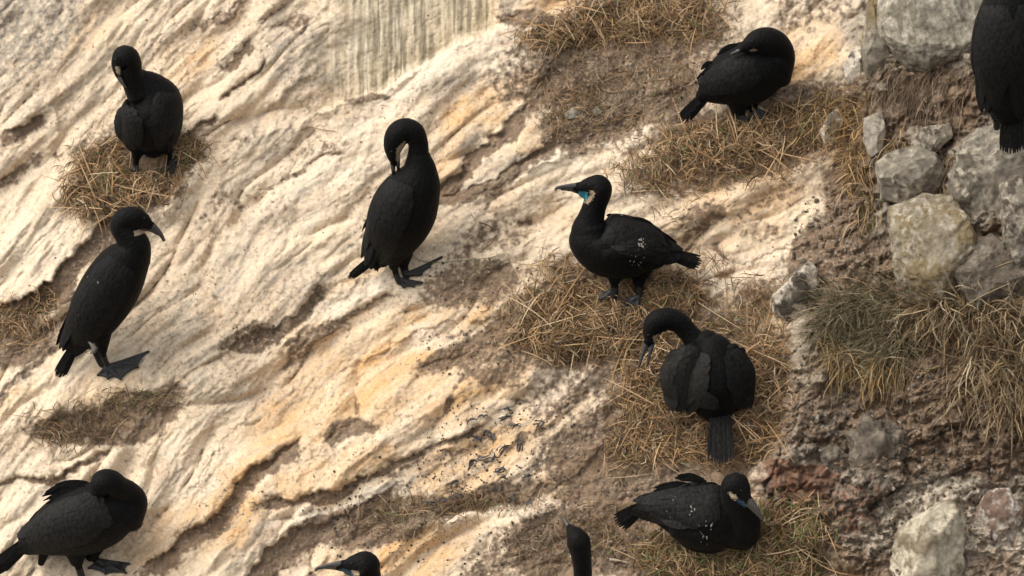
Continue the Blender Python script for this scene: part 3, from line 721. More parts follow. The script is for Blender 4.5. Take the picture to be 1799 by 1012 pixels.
grit('gravel', 'crumbly grey and brown rubble on the broken bank at the right', [(1600, 760, 200, 100, 3), (1480, 720, 110, 120, 2), (1680, 880, 130, 90, 2), (1450, 430, 60, 90, 1.2), (1480, 900, 120, 60, 1.5), (1650, 230, 90, 50, .5), (1520, 960, 120, 50, 1), (1630, 620, 140, 60, 1)], 3000, .0015, .009,
     [(.20, .17, .135), (.15, .12, .09), (.09, .07, .053), (.34, .29, .23), (.18, .12, .08), (.12, .095, .07)])
grit('dark_grit', 'dark specks of grit on the pale ochre rock at the bottom centre', [(800, 900, 220, 110, 3), (880, 790, 160, 90, 3), (650, 960, 120, 60, 1), (700, 860, 160, 80, 1.5), (1150, 860, 100, 30, .4)], 1500, .0012, .0048, [(.10, .075, .055), (.16, .12, .09), (.07, .055, .045)])
grit('soil_grit', 'small crumbs of soil and pale chips on the brown soil', [(1080, 140, 150, 80, 3), (1040, 220, 90, 40, 1.5), (1060, 940, 180, 60, 3), (1200, 830, 150, 50, 1.5), (840, 500, 110, 50, .8), (820, 620, 100, 40, .8), (640, 910, 120, 40, 1), (1400, 190, 70, 50, 1), (450, 592, 60, 22, .5), (400, 870, 70, 60, .3)], 3200, .0012, .006,
     [(.20, .14, .09), (.12, .085, .06), (.42, .34, .25), (.30, .22, .14)])
grit('rock_grit', 'scattered dark grains over the pale rock slope', [(600, 400, 600, 400, 1), (200, 300, 300, 300, .5), (1300, 400, 140, 160, .5)], 1100, .001, .0034, [(.14, .10, .07), (.25, .19, .13)])

# dark curled scraps of dry weed on the ochre rock
def scrap(x, y, ang, L, label):
    S = Strands(); k = 7
    for q in range(4):
        lay_strand(S, x + RNG.normal(0, 3), y + RNG.normal(0, 2), .006, ang + RNG.normal(0, .35), L * RNG.uniform(.6, 1.1), .0065 * RNG.uniform(.6, 1.2),
                   np.array([.075, .07, .065]) * RNG.uniform(.6, 1.6), bend=RNG.normal(0, 1.0), arch=.008, tilt=RNG.normal(0, .2))
    o = link('weed_scrap', S.mesh('weed_scrap'), M_straw)
    return tag(o, label, 'dried weed', 'dark curled weed scraps on the ochre rock')
SCR = [(828, 742, .9), (850, 733, .3), (893, 722, -.2), (888, 735, .7), (905, 750, .4), (838, 772, 0), (852, 763, .9), (865, 770, -.8), (885, 790, .6), (915, 770, 1.3),
       (912, 785, 1.5), (850, 805, .2), (868, 808, .9), (880, 826, .1), (830, 815, .5), (800, 850, .8), (888, 840, 0), (925, 838, .1), (780, 880, .2), (870, 860, 1.2), (930, 885, .1), (800, 872, .1), (905, 878, .3), (760, 886, 0), (950, 745, .1)]
for x, y, a in SCR: scrap(x, y, a, RNG.uniform(.03, .06), 'small dark curled weed scrap lying on the ochre rock at the lower centre')

# single stems and twigs
def stem(name, label, pts, w, c, cat='stem'):
    S = Strands()
    q = np.array([P(x, y, l)[0] for x, y, l in pts])
    t = np.linspace(0, len(q) - 1, 22); i = np.clip(t.astype(int), 0, len(q) - 2); f = (t - i)[:, None]
    g = lambda j: q[np.clip(j, 0, len(q) - 1)]
    p0, p1, p2, p3 = g(i - 1), g(i), g(i + 1), g(i + 2)
    c_ = .5 * (2 * p1 + (p2 - p0) * f + (2 * p0 - 5 * p1 + 4 * p2 - p3) * f ** 2 + (3 * p1 - p0 - 3 * p2 + p3) * f ** 3)
    for sd_ in (UP, FWD):
        S.add(c_, w * np.linspace(1, .45, 22), c, sd_)
    o = link(name, S.mesh(name), M_straw)
    return tag(o, label, cat)
stem('grass_stalk', 'long green grass stem lying beside the feet of the central preening bird', [(727, 451, .01), (738, 460, .01), (770, 464, .012), (815, 460, .01), (860, 454, .006), (885, 446, .004)], .0032, (.20, .21, .09))
stem('twig', 'hooked dark brown twig on the pale rock right of the central bird', [(842, 392, .006), (862, 402, .02), (872, 414, .02), (866, 428, .012), (848, 440, .004)], .005, (.16, .09, .06), 'twig')
stem('twig', 'thin pale looped twig beside the hooked dark twig', [(828, 378, .01), (836, 396, .02), (826, 412, .02), (840, 424, .01), (856, 420, .004)], .004, (.35, .27, .18), 'twig')
stem('twig', 'short tan twig lying on rock above left of the central bird', [(530, 232, .01), (545, 226, .012), (565, 230, .01), (590, 232, .006)], .006, (.38, .27, .16), 'twig')
stem('twig', 'upright pale twig crossing the short tan twig', [(572, 200, .02), (570, 212, .02), (568, 226, .01)], .006, (.34, .27, .18), 'twig')
stem('grass_stalk', 'green stem leaning over the short tan twig', [(560, 200, .01), (548, 212, .012), (538, 226, .006)], .004, (.26, .26, .12))
stem('grass_stalk', 'long straw stalk leaning across the bank below the grass clump', [(1592, 668, .01), (1640, 612, .06), (1700, 556, .09), (1775, 520, .10)], .005, (.50, .37, .22))
stem('grass_stalk', 'long bent straw stalk standing out of the grass clump in front of the rocks', [(1705, 502, .05), (1745, 490, .08), (1790, 476, .09), (1830, 470, .08)], .005, (.48, .36, .20))
stem('twig', 'thin tan stalk on pale rock near the tail of the tucked up bird', [(1135, 208, .01), (1150, 224, .012), (1172, 245, .006)], .003, (.40, .24, .15), 'twig')
stem('feather', 'small white feather lying on the soil below the low sitting bird', [(1071, 984, .006), (1085, 986, .008), (1102, 989, .004)], .008, (.62, .52, .40), 'feather')

# ------------------------------------------------------------------ cormorants
COSP, SINP, TANP = math.cos(PITCH), math.sin(PITCH), math.tan(PITCH)

class Frame:
    """local metres around the standing point; X right, Y away, Z up"""
    def __init__(s, fx, fy, lift=0.0):
        s.fx, s.fy = fx, fy
        s.F = P(fx, fy, lift)[0]
        dd = s.F - CAM
        s.depth = dd @ FWD; s.s = s.depth / FPX
        s.px = PW / 2 + (dd @ RIGHT) / s.depth * FPX; s.py = PH / 2 - (dd @ UP) / s.depth * FPX
    def loc(s, x, y, d=0.0):                 # d in px, positive away
        d = d * s.s
        return np.array([(x - s.px) * s.s, d, ((s.py - y) * s.s - d * SINP) / COSP])
    def topx(s, v):                           # local -> px
        return s.px + v[..., 0] / s.s, s.py - (v[..., 2] * COSP + v[..., 1] * SINP) / s.s

def catmull(A, sub):
    A = np.asarray(A, float); n = len(A); out = []
    for i in range(n - 1):
        p0 = A[max(i - 1, 0)]; p1 = A[i]; p2 = A[i + 1]; p3 = A[min(i + 2, n - 1)]
        for j in range(sub):
            f = j / sub
            out.append(.5 * (2 * p1 + (p2 - p0) * f + (2 * p0 - 5 * p1 + 4 * p2 - p3) * f ** 2 + (3 * p1 - p0 - 3 * p2 + p3) * f ** 3))
    out.append(A[-1])
    return np.array(out)

def sweep(fr, st, seg=24, sub=6):
    """st: (x, y, d, r, k) px; closed tube. returns V, F(list), centre line, radii"""
    A = np.array([list(fr.loc(q[0], q[1], q[2])) + [q[3] * fr.s, (q[4] if len(q) > 4 else 1.0)] for q in st])
    A = catmull(A, sub); pts = A[:, :3]; r = np.maximum(A[:, 3], .0012); k = A[:, 4]
    # rounded ends
    T = np.gradient(pts, axis=0); T /= np.linalg.norm(T, axis=1, keepdims=True) + 1e-9
    def cap(i, sgn):
        e = []
        for a in (.35, .7, .92, .995):
            e.append((pts[i] + sgn * T[i] * r[i] * a * .8, r[i] * math.sqrt(max(1 - a * a, .004)), k[i], T[i]))
        return e
    rings = [c for c in cap(0, -1)][::-1] + [(pts[i], r[i], k[i], T[i]) for i in range(len(pts))] + cap(-1, 1)
    V = []; D = np.array([0, 1.0, 0])
    th = np.linspace(0, 2 * math.pi, seg, endpoint=False)
    for p, rr, kk, t in rings:
        u = np.cross(t, D); nu = np.linalg.norm(u)
        u = np.array([1.0, 0, 0]) if nu < .05 else u / nu
        v = np.cross(u, t)
        V.append(p + rr * (np.cos(th)[:, None] * u + kk * np.sin(th)[:, None] * v))
    m = len(V); V = np.concatenate(V)
    F = []
    for i in range(m - 1):
        for j in range(seg):
            F.append((i * seg + j, i * seg + (j + 1) % seg, (i + 1) * seg + (j + 1) % seg, (i + 1) * seg + j))
    F.append(tuple(range(seg))[::-1]); F.append(tuple(range((m - 1) * seg, m * seg)))
    return V, F, pts, r

def slab(poly, th):
    """closed thin plate around local polygon points (web of a foot)"""
    P_ = np.array(poly); c = P_.mean(0)
    n = np.cross(P_[1] - P_[0], P_[-1] - P_[0]); n /= np.linalg.norm(n) + 1e-9
    k = len(P_)
    V = np.concatenate([P_ + n * th / 2, P_ - n * th / 2, [c + n * th / 2], [c - n * th / 2]])
    F = []
    for i in range(k):
        j = (i + 1) % k
        F += [(i, j, 2 * k), (j + k, i + k, 2 * k + 1), (i + k, j + k, j, i)]
    return V, F

def fuse(parts, voxel, smooth=3):
    bm_v, bm_f, o = [], [], 0
    for V, F in parts:
        bm_v += [tuple(v) for v in V]; bm_f += [tuple(i + o for i in f) for f in F]; o += len(V)
    me = bpy.data.meshes.new('tmp'); me.from_pydata(bm_v, [], bm_f); me.update()
    bm = bmesh.new(); bm.from_mesh(me)
    bmesh.ops.recalc_face_normals(bm, faces=bm.faces); bm.to_mesh(me); bm.free()
    ob = bpy.data.objects.new('tmp', me); col.objects.link(ob)
    r = ob.modifiers.new('r', 'REMESH'); r.mode = 'VOXEL'; r.voxel_size = voxel; r.use_smooth_shade = True
    s = ob.modifiers.new('s', 'SMOOTH'); s.factor = .5; s.iterations = smooth
    dg = bpy.context.evaluated_depsgraph_get(); dg.update()
    res = bpy.data.meshes.new_from_object(ob.evaluated_get(dg))
    bpy.data.objects.remove(ob); bpy.data.meshes.remove(me)
    return res

def inpoly(x, y, poly):
    m = np.zeros(x.shape, bool); n = len(poly)
    for i in range(n):
        x1, y1 = poly[i]; x2, y2 = poly[(i + 1) % n]
        c = ((y1 > y) != (y2 > y)) & (x < (x2 - x1) * (y - y1) / (y2 - y1 + 1e-9) + x1)
        m ^= c
    return m

def blade_mesh(name, blades):
    """blades: list of (pts(k,3), widths(k), side, normal); cambered, with a raised shaft"""
    V, F = [], []; o = 0
    for pts, w, side, nrm in blades:
        k = len(pts)
        for i in range(k):
            V += [pts[i] - side * w[i] * .5, pts[i] - side * w[i] * .25 + nrm * w[i] * .04, pts[i] + nrm * w[i] * .07, pts[i] + side * w[i] * .25 + nrm * w[i] * .04, pts[i] + side * w[i] * .5]
        for i in range(k - 1):
            for j in range(4):
                a = o + i * 5 + j
                F.append((a, a + 1, a + 6, a + 5))
        o += 5 * k
    me = bpy.data.meshes.new(name); me.from_pydata([tuple(v) for v in V], [], F)
    me.polygons.foreach_set('use_smooth', np.ones(len(F), bool)); me.update()
    return me

WP = np.array([.55, .85, 1.0, 1.0, .95, .72, .18])

def wing_blades(fr, bvh, wg, near, rnd):
    """shingle the wing outline with feathers laid on the body; near: side towards the viewer"""
    (sx, sy), (tx, ty) = wg['root'], wg['tip']
    W = wg['w']; L = math.hypot(tx - sx, ty - sy); ux, uy = (tx - sx) / L, (ty - sy) / L; vx, vy = -uy, ux
    sg = -1.0 if near else 1.0
    rows = wg.get('rows', 9); out = []
    D = FWD if near else np.array([0, 1.0, 0])
    for ri in range(rows)[::-1]:
        u0 = ri / rows * .72
        half = W * (math.sin(math.pi * min(.18 + u0 * .9, 1)) ** .6)
        n = max(4, int(2 * half / wg.get('fw', 11)))
        fl = L * (.20 + .26 * u0 / .72)
        for i in range(n):
            v = (-1 + 2 * (i + .5 + rnd.uniform(-.2, .2)) / n)
            bx = sx + ux * u0 * L + vx * v * half; by = sy + uy * u0 * L + vy * v * half
            conv = -v * half * .45 * (.3 + u0)
            ex = bx + ux * fl * rnd.uniform(.9, 1.15) + vx * conv; ey = by + uy * fl + vy * conv
            pts = []; hit = 0
            for j, t in enumerate(np.linspace(0, 1, 7)):
                X_, Y_ = bx + (ex - bx) * t, by + (ey - by) * t
                o = fr.loc(X_, Y_, 0) 
                org = Vector(o) + Vector(D) * sg * .6
                # keep the pixel: step along the view-ish axis
                h = bvh.ray_cast(org, Vector(-D * sg))
                if h[0] is not None and h[3] < .8:
                    dep = sg * (.6 - h[3]); hit += 1; lastd = dep
                else:
                    dep = None
                pts.append((o, dep, t))
            if hit < 3: continue
            known = [(q[2], q[1]) for q in pts if q[1] is not None]
            kt = np.array([q[0] for q in known]); kd = np.array([q[1] for q in known])
            P3 = []
            for o, dep, t in pts:
                if dep is None: dep = np.interp(t, kt, kd) 
                P3.append(o + D * (dep + sg * (.0012 + (.0055 - .004 * ri / rows) * (.15 + t))))
            P3 = np.array(P3)
            dirv = P3[-1] - P3[0]; dirv /= np.linalg.norm(dirv) + 1e-9
            side = np.cross(dirv, D * sg); side /= np.linalg.norm(side) + 1e-9
            # follow the body across the blade
            mid = P3[3]; q = bvh.find_nearest(Vector(mid))
            nb = np.array(q[1]) if q[0] is not None else D * sg
            if nb.dot(D * sg) < 0: nb = -nb
            side = side - nb * side.dot(nb); side /= np.linalg.norm(side) + 1e-9
            wpx = 2 * half / n * 1.75 * fr.s
            out.append((P3, WP * wpx, side, nb))
    return out

def cormorant(label, foot, spine, neck, bill=(), thighs=(), legs=(), feet=(), tail=None, wings=(), eyes=(), patches=(), extra=(), loose=(), specks=(), pale=(), throat=None, lift=0.0, voxel=.0026, wingmat=None, nofar=False, seed=0):
    fr = Frame(*foot, lift)
    root = bpy.data.objects.new('cormorant', None); col.objects.link(root)
    root.location = Vector(fr.F); root.empty_display_size = .1
    tag(root, label, 'bird', 'cormorants resting on the guano slope')
    rnd = random.Random(seed + 5)
    prims = []                                    # (V,F, centre, radii, material index)
    for st, m in [(spine, 0), (neck, 0)] + [(b, 1) for b in bill] + [(t, 0) for t in thighs] + [(e, 0) for e in extra]:
        V, F, c, r = sweep(fr, st); prims.append((V, F, c, r, m))
    for l in legs:
        V, F, c, r = sweep(fr, l); prims.append((V, F, c, r, 2))
    for ft in feet:                               # ankle px + toe tips on the rock
        lf = .007 + ft.get('lift', 0)
        ax_, ay_ = ft['ankle']
        tt_ = np.linspace(0, 1, 7)
        def on(x, y, t):
            return P(x, y)[0] + N * (lf + .010 * (1 - t) ** 2) - fr.F
        lines = []
        for x, y in ft['toes']:
            q = np.array([on(ax_ + (x - ax_) * t, ay_ + (y - ay_) * t, t) for t in tt_]); lines.append((x, y))
            sts = [(*fr.topx(p[None]), p[1] / fr.s) for p in q]
            st2 = [(float(x_[0]), float(y_[0]), float(d), 3.8 - 1.5 * i / len(sts), 1.0) for i, (x_, y_, d) in enumerate(sts)]
            V, F, c, r = sweep(fr, st2, 10, 2); prims.append((V, F, c, r, 2))
        for i in range(len(lines) - 1):
            G = []
            for t in tt_:
                row = []
                for u in (0, .25, .5, .75, 1):
                    x = lines[i][0] * (1 - u) + lines[i + 1][0] * u; y = lines[i][1] * (1 - u) + lines[i + 1][1] * u
                    k = t * (1 - .34 * u * (1 - u))
                    row.append(on(ax_ + (x - ax_) * k, ay_ + (y - ay_) * k, t))
                G.append(row)
            G = np.array(G).reshape(-1, 3); nr, nc = 7, 5; m_ = nr * nc
            V = np.concatenate([G + N * .0028, G - N * .0032]); F = []
            for a_ in range(nr - 1):
                for b_ in range(nc - 1):
                    q0 = a_ * nc + b_; F += [(q0, q0 + 1, q0 + nc + 1, q0 + nc), (m_ + q0, m_ + q0 + nc, m_ + q0 + nc + 1, m_ + q0 + 1)]
            rim = [b_ for b_ in range(nc)] + [a_ * nc + nc - 1 for a_ in range(1, nr)] + [(nr - 1) * nc + b_ for b_ in range(nc - 2, -1, -1)] + [a_ * nc for a_ in range(nr - 2, 0, -1)]
            for q0, q1 in zip(rim, rim[1:] + rim[:1]): F.append((q0, q0 + m_, q1 + m_, q1))
            prims.append((V, F, G[10:], np.full(len(G) - 10, .012), 2))
    me = fuse([(p[0], p[1]) for p in prims], voxel)
    me.name = 'body'
    nv = len(me.vertices); co = np.empty(nv * 3, np.float32); me.vertices.foreach_get('co', co); co = co.reshape(-1, 3).astype(float)
    best = np.full(nv, 1e9); mi = np.zeros(nv, int)
    for V, F, c, r, m in prims:
        d = np.full(nv, 1e9)
        for p, rr in zip(c, r):
            d = np.minimum(d, np.linalg.norm(co - p, axis=1) / max(rr, .003) - (0 if m else .22))
        k = d < best; best[k] = d[k]; mi[k] = m
    X_, Y_ = fr.topx(co)
    jx = X_ + 1.2 * np.sin(co[:, 0] * 900 + co[:, 2] * 700); jy = Y_ + 1.2 * np.cos(co[:, 2] * 800)
    for poly, m in patches:
        mi[inpoly(jx, jy, poly) & ((mi == 0) | (m == 4))] = m
    npoly = len(me.polygons); li = np.empty(npoly, np.int32); me.polygons.foreach_get('loop_start', li)
    vi = np.empty(len(me.loops), np.int32); me.loops.foreach_get('vertex_index', vi)
    me.materials.clear()
    me.polygons.foreach_set('material_index', mi[vi[li]].astype(np.int32)); me.polygons.foreach_set('use_smooth', np.ones(npoly, bool))
    body = link('body', me, [M_black, M_bill, M_foot, M_cheek, throat or M_blue, M_pale], root)
    bvh = BVHTree.FromPolygons([Vector(v) for v in co], [tuple(p.vertices) for p in me.polygons])
    for wg in wings:
        for near in ((True,) if wg.get('one') else (True, False)):
            bl = wing_blades(fr, bvh, wg, near, rnd)
            if bl: link('wing', blade_mesh('wing', bl), wg.get('mat', M_wing), root)
    if specks:
        V, F = [], []
        for (sx, sy, rad, n) in specks:
            for q in range(n):
                a = rnd.uniform(0, 6.28); rr = rad * rnd.random() ** .7
                px, py = sx + rr * math.cos(a) * .7, sy + rr * math.sin(a)
                h = bvh.ray_cast(Vector(fr.loc(px, py, 0) - FWD * .6), Vector(FWD))
                if h[0] is None: continue
                c = np.array(h[0]) + np.array(h[1]) * .0092; nn = np.array(h[1])
                u = np.cross(nn, [0, 0, 1.0]); u /= np.linalg.norm(u) + 1e-9; v = np.cross(nn, u); o = len(V); k = 7
                R0 = .0008 + .0028 * rnd.random() ** 2; el = rnd.uniform(1, 2.4); tw = rnd.uniform(-.5, .5)
                for j in range(k):
                    t = 6.283 * j / k; R1 = R0 * rnd.uniform(.6, 1.3)
                    V.append(c + u * (math.cos(t) + tw * math.sin(t)) * R1 + v * math.sin(t) * R1 * el)
                V.append(c + nn * .0012)
                F += [(o + j, o + (j + 1) % k, o + k) for j in range(k)]
        wob = [c for c in root.children if c.name.startswith('wing')]
        if V and wob:
            wm = wob[0].data; m2 = bpy.data.meshes.new('m'); m2.from_pydata([tuple(q) for q in V], [], F); m2.update()
            bm = bmesh.new(); bm.from_mesh(wm); k0 = len(bm.faces); bm.from_mesh(m2); bm.faces.ensure_lookup_table()
            for f in bm.faces[k0:]: f.material_index = 1
            bm.to_mesh(wm); bm.free(); bpy.data.meshes.remove(m2); wm.materials.append(M_pale)
    for (x0, y0, x1, y1, d, w) in pale:
        a = fr.loc(x0, y0, d); b = fr.loc(x1, y1, d); t = np.linspace(0, 1, 7)[:, None]
        bow = (fr.loc(x0 + 7, y0, d) - a)
        pts = a * (1 - t) + b * t + bow * np.sin(t * math.pi)
        link('pale_feather', blade_mesh('pale_feather', [(pts, WP * w * fr.s, np.array([1.0, 0, 0]), np.array([0, -1.0, 0]))]), M_pale, root)
    if loose:                                     # ruffled single feathers standing off the back
        bl = []
        for (x0, y0, x1, y1, d, w) in loose:
            a = fr.loc(x0, y0, d); b = fr.loc(x1, y1, d * 1.0 + rnd.uniform(-4, 4))
            t = np.linspace(0, 1, 7)[:, None]
            sag = fr.loc(x0, y0 - 3, d) - a
            pts = a * (1 - t) + b * t + sag * np.sin(t * math.pi)
            dv = (b - a) / np.linalg.norm(b - a); sd_ = np.cross(dv, [0, -1, .25]); sd_ /= np.linalg.norm(sd_)
            nn = np.cross(sd_, dv)
            bl.append((pts, WP * w * fr.s, sd_, nn if nn[1] < 0 else -nn))
        link('ruffled_feathers', blade_mesh('ruffled_feathers', bl), M_black, root)
    if tail:
        bl = []; x0, y0, x1, y1, w0, w1, n, d0, d1 = tail
        L = math.hypot(x1 - x0, y1 - y0); ux, uy = (x1 - x0) / L, (y1 - y0) / L; vx, vy = -uy, ux
        for i in range(n):
            f = -1 + 2 * i / (n - 1)
            c = 1 - .10 * f * f
            a = fr.loc(x0 - ux * 12 + vx * f * w0 / 2, y0 - uy * 12 + vy * f * w0 / 2, d0 + abs(f) * 3)
            b = fr.loc(x0 + ux * L * c + vx * f * w1 / 2 + rnd.uniform(-1, 1), y0 + uy * L * c + vy * f * w1 / 2, d1 + abs(f) * 5)
            t = np.linspace(0, 1, 7)[:, None]; pts = a * (1 - t) + b * t
            dv = (b - a) / np.linalg.norm(b - a); sd_ = np.cross(dv, [0, -1, .1]); sd_ /= np.linalg.norm(sd_)
            ww = (w1 / n * 1.35 + 1.6) * fr.s
            nn = np.cross(sd_, dv)
            bl.append((pts + (np.array([0, -.0015, 0]) * (i % 2)), np.array([.7, .8, .9, 1, 1, .85, .3]) * ww, sd_, nn if nn[1] < 0 else -nn))
        link('tail', blade_mesh('tail', bl), M_wing, root)
    for (x, y) in eyes:
        for sgn in (-1, 1):
            o = fr.loc(x, y, 0); fw = FWD if sgn < 0 else np.array([0, 1.0, 0])
            h = bvh.ray_cast(Vector(o + fw * sgn * .6), Vector(-fw * sgn))
            if h[0] is None: continue
            bm = bmesh.new(); bmesh.ops.create_uvsphere(bm, u_segments=12, v_segments=8, radius=.0030)
            m2 = bpy.data.meshes.new('eye'); bm.to_mesh(m2); bm.free()
            m2.polygons.foreach_set('use_smooth', np.ones(len(m2.polygons), bool))
            e = link('eye', m2, M_eye, root); e.location = h[0]
    return root

# A upper left, preening on the nest
cormorant('cormorant preening its breast on the straw nest at the upper left', (265, 300),
    spine=[(270, 262, 0, 20, .8), (268, 248, 0, 40, .9), (263, 230, 0, 51, .9), (268, 206, 0, 56, .95), (274, 180, 0, 49, .95), (263, 160, -2, 36, .95), (247, 148, -6, 26, 1)],
    neck=[(250, 160, -8, 28, 1), (240, 146, -14, 22, 1), (235, 130, -18, 20, 1), (231, 115, -18, 23, 1), (224, 106, -20, 24, 1), (215, 116, -24, 15, 1), (214, 130, -28, 9, 1)],
    bill=[[(213, 134, -30, 6, .8), (219, 146, -34, 4, .8), (226, 156, -36, 2.4, 1)]],
    patches=[([(209, 120), (217, 122), (218, 134), (211, 133)], 3)], eyes=[(210, 108)],
    thighs=[[(246, 252, 0, 20, 1), (240, 276, 0, 8, 1)], [(290, 250, 0, 18, 1), (296, 266, 0, 8, 1)]],
    legs=[[(240, 275, 0, 6, 1), (238, 303, 0, 5, 1)], [(297, 262, 0, 6, 1), (298, 298, 4, 5, 1)]],
    feet=[dict(ankle=(238, 303), toes=[(226, 300), (232, 312), (247, 314), (256, 306)]), dict(ankle=(298, 297), toes=[(280, 300), (290, 307), (305, 305), (326, 262)])],
    tail=(292, 252, 330, 262, 16, 14, 7, 34, 44),
    wings=[dict(root=(222, 190), tip=(238, 262), w=24, rows=7, one=1), dict(root=(300, 165), tip=(296, 262), w=28, rows=8, one=1)],
    extra=[[(222, 200, 0, 16, 1), (224, 228, 0, 21, 1), (240, 250, 0, 14, 1)]], seed=1)

# B walking on the left
cormorant('cormorant standing on bare rock at the left with its bill pointing right', (196, 652),
    spine=[(131, 612, 0, 10, .7), (146, 590, 0, 32, .8), (166, 556, 0, 46, .85), (192, 514, 0, 52, .85), (215, 476, 0, 48, .85), (234, 448, 0, 37, .9), (240, 432, 0, 28, 1)],
    neck=[(234, 452, 0, 36, .9), (239, 432, 0, 30, .95), (229, 413, 0, 24, 1), (219, 398, 0, 21, 1), (226, 386, 0, 20.5, 1), (243, 384, 0, 19.5, .95), (258, 389, 0, 14, .85), (267, 395, 0, 8, .8)],
    bill=[[(262, 391, 0, 8, .7), (276, 400, 0, 5.6, .7), (287, 413, 0, 4.2, .7), (292, 423, 0, 3.2, .7)], [(254, 402, 0, 6, .7), (268, 404, 0, 4, .7), (282, 412, 0, 3, .7)]],
    patches=[([(242, 408), (258, 402), (264, 408), (250, 414), (243, 415)], 3), ([(160, 600), (167, 600), (172, 610), (170, 620), (160, 622), (166, 612)], 5)],
    eyes=[(259, 384)], thighs=[[(178, 590, -6, 20, 1), (181, 616, -6, 9, 1)]],
    legs=[[(180, 608, -6, 6.5, 1), (184, 630, -4, 5.5, 1), (191, 646, 0, 5, 1)], [(160, 600, 12, 6.5, 1), (172, 630, 14, 5.5, 1), (182, 650, 10, 5, 1)]],
    feet=[dict(ankle=(191, 647), toes=[(262, 619), (243, 646), (213, 668)]), dict(ankle=(186, 650), toes=[(208, 664), (190, 667), (172, 661)])],
    tail=(126, 618, 101, 662, 14, 20, 8, 4, -2),
    wings=[dict(root=(218, 462), tip=(126, 606), w=40, rows=11)], specks=[(180, 480, 40, 2), (140, 545, 20, 1)], pale=[(160, 600, 162, 622, -38, 8)], seed=2)

# C hunched, lower left corner
cormorant('hunched cormorant at the lower left corner with its head tucked into its back', (150, 1010),
    spine=[(44, 955, 0, 12, .8), (74, 942, 0, 36, .9), (110, 926, 0, 54, .9), (150, 912, 0, 62, .9), (190, 898, 0, 58, .9), (220, 888, 0, 44, .95), (234, 884, 0, 30, 1)],
    neck=[(222, 900, -4, 38, 1), (236, 880, -4, 27, 1), (228, 864, -10, 22, 1), (212, 856, -20, 23, 1), (198, 847, -26, 25, 1), (186, 848, -30, 24, 1), (178, 860, -30, 15, 1)],
    bill=[[(176, 862, -30, 8, 1), (160, 872, -28, 4, 1), (146, 878, -25, 2.4, 1)]],
    thighs=[[(135, 958, -8, 26, 1), (136, 986, -8, 12, 1)], [(168, 950, 10, 24, 1), (160, 978, 8, 11, 1)]],
    legs=[[(136, 984, -8, 7, 1), (142, 1006, -8, 6.5, 1), (146, 1022, -6, 6, 1)], [(160, 974, 8, 7, 1), (170, 984, 6, 6, 1), (182, 992, 4, 6, 1)]],
    feet=[dict(ankle=(146, 1020), toes=[(205, 1024), (190, 1040), (160, 1044)]), dict(ankle=(178, 988), toes=[(228, 992), (222, 1008), (186, 1010), (156, 1000)])],
    tail=(42, 958, -22, 1012, 18, 30, 10, 4, 0), eyes=[],
    wings=[dict(root=(194, 888), tip=(50, 950), w=42, rows=12, fw=13, mat=M_midwing)],
    loose=[(150, 846, 84, 862, -4, 9), (152, 850, 78, 870, -6, 9), (148, 854, 80, 878, -8, 8), (140, 860, 84, 884, -10, 8), (158, 846, 100, 850, -2, 8), (150, 848, 92, 856, -3, 8), (130, 852, 82, 866, -6, 9)], extra=[[(150, 868, 0, 20, 1), (110, 880, 0, 16, 1), (86, 896, 0, 10, 1)], [(80, 965, 0, 10, 1), (72, 990, 4, 6, .6)]], seed=3)

# D centre, preening
cormorant('tall cormorant preening in the centre with its neck arched and bill pointing down', (715, 494),
    spine=[(672, 462, 0, 10, .7), (682, 440, 0, 36, .8), (696, 402, 0, 55, .85), (714, 360, 0, 58, .85), (732, 322, 0, 45, .9), (738, 298, 0, 31, .95), (737, 280, 0, 22, 1)],
    neck=[(737, 300, 0, 31, .95), (736, 276, 0, 20, 1), (736, 254, 0, 17.5, 1), (728, 236, 0, 20, 1), (713, 231, 0, 21.5, 1), (700, 240, -2, 22, 1), (693, 258, -4, 18, .95), (692, 274, -6, 12, .85), (694, 286, -6, 7, .8)],
    bill=[[(692, 282, -6, 6, .8), (692, 300, -8, 3.6, .8), (694, 318, -8, 2.4, .8)], [(700, 278, -6, 5, .8), (701, 294, -7, 3.2, .8), (703, 308, -8, 2.4, .8)]],
    patches=[([(699, 262), (714, 250), (714, 272), (706, 288), (698, 284)], 3)], eyes=[(690, 268)],
    thighs=[[(694, 448, -8, 18, 1), (692, 468, -8, 9, 1)], [(708, 448, 8, 18, 1), (709, 466, 8, 9, 1)]],
    legs=[[(692, 462, -8, 6.5, 1), (696, 482, -6, 5.5, 1), (702, 496, -4, 6, 1)], [(709, 460, 6, 7.5, 1), (711, 476, 6, 7, 1), (714, 487, 4, 6, 1)]],
    feet=[dict(ankle=(702, 494), toes=[(742, 498), (728, 505), (710, 507)]), dict(ankle=(714, 486), toes=[(777, 453), (756, 470), (742, 484)])],
    tail=(654, 456, 612, 489, 14, 12, 7, 2, -2),
    wings=[dict(root=(706, 322), tip=(652, 458), w=36, rows=11)], loose=[(664, 360, 636, 408, -4, 6), (668, 362, 640, 402, -5, 6), (660, 446, 664, 478, -8, 6), (650, 440, 655, 462, -8, 6)], seed=4)

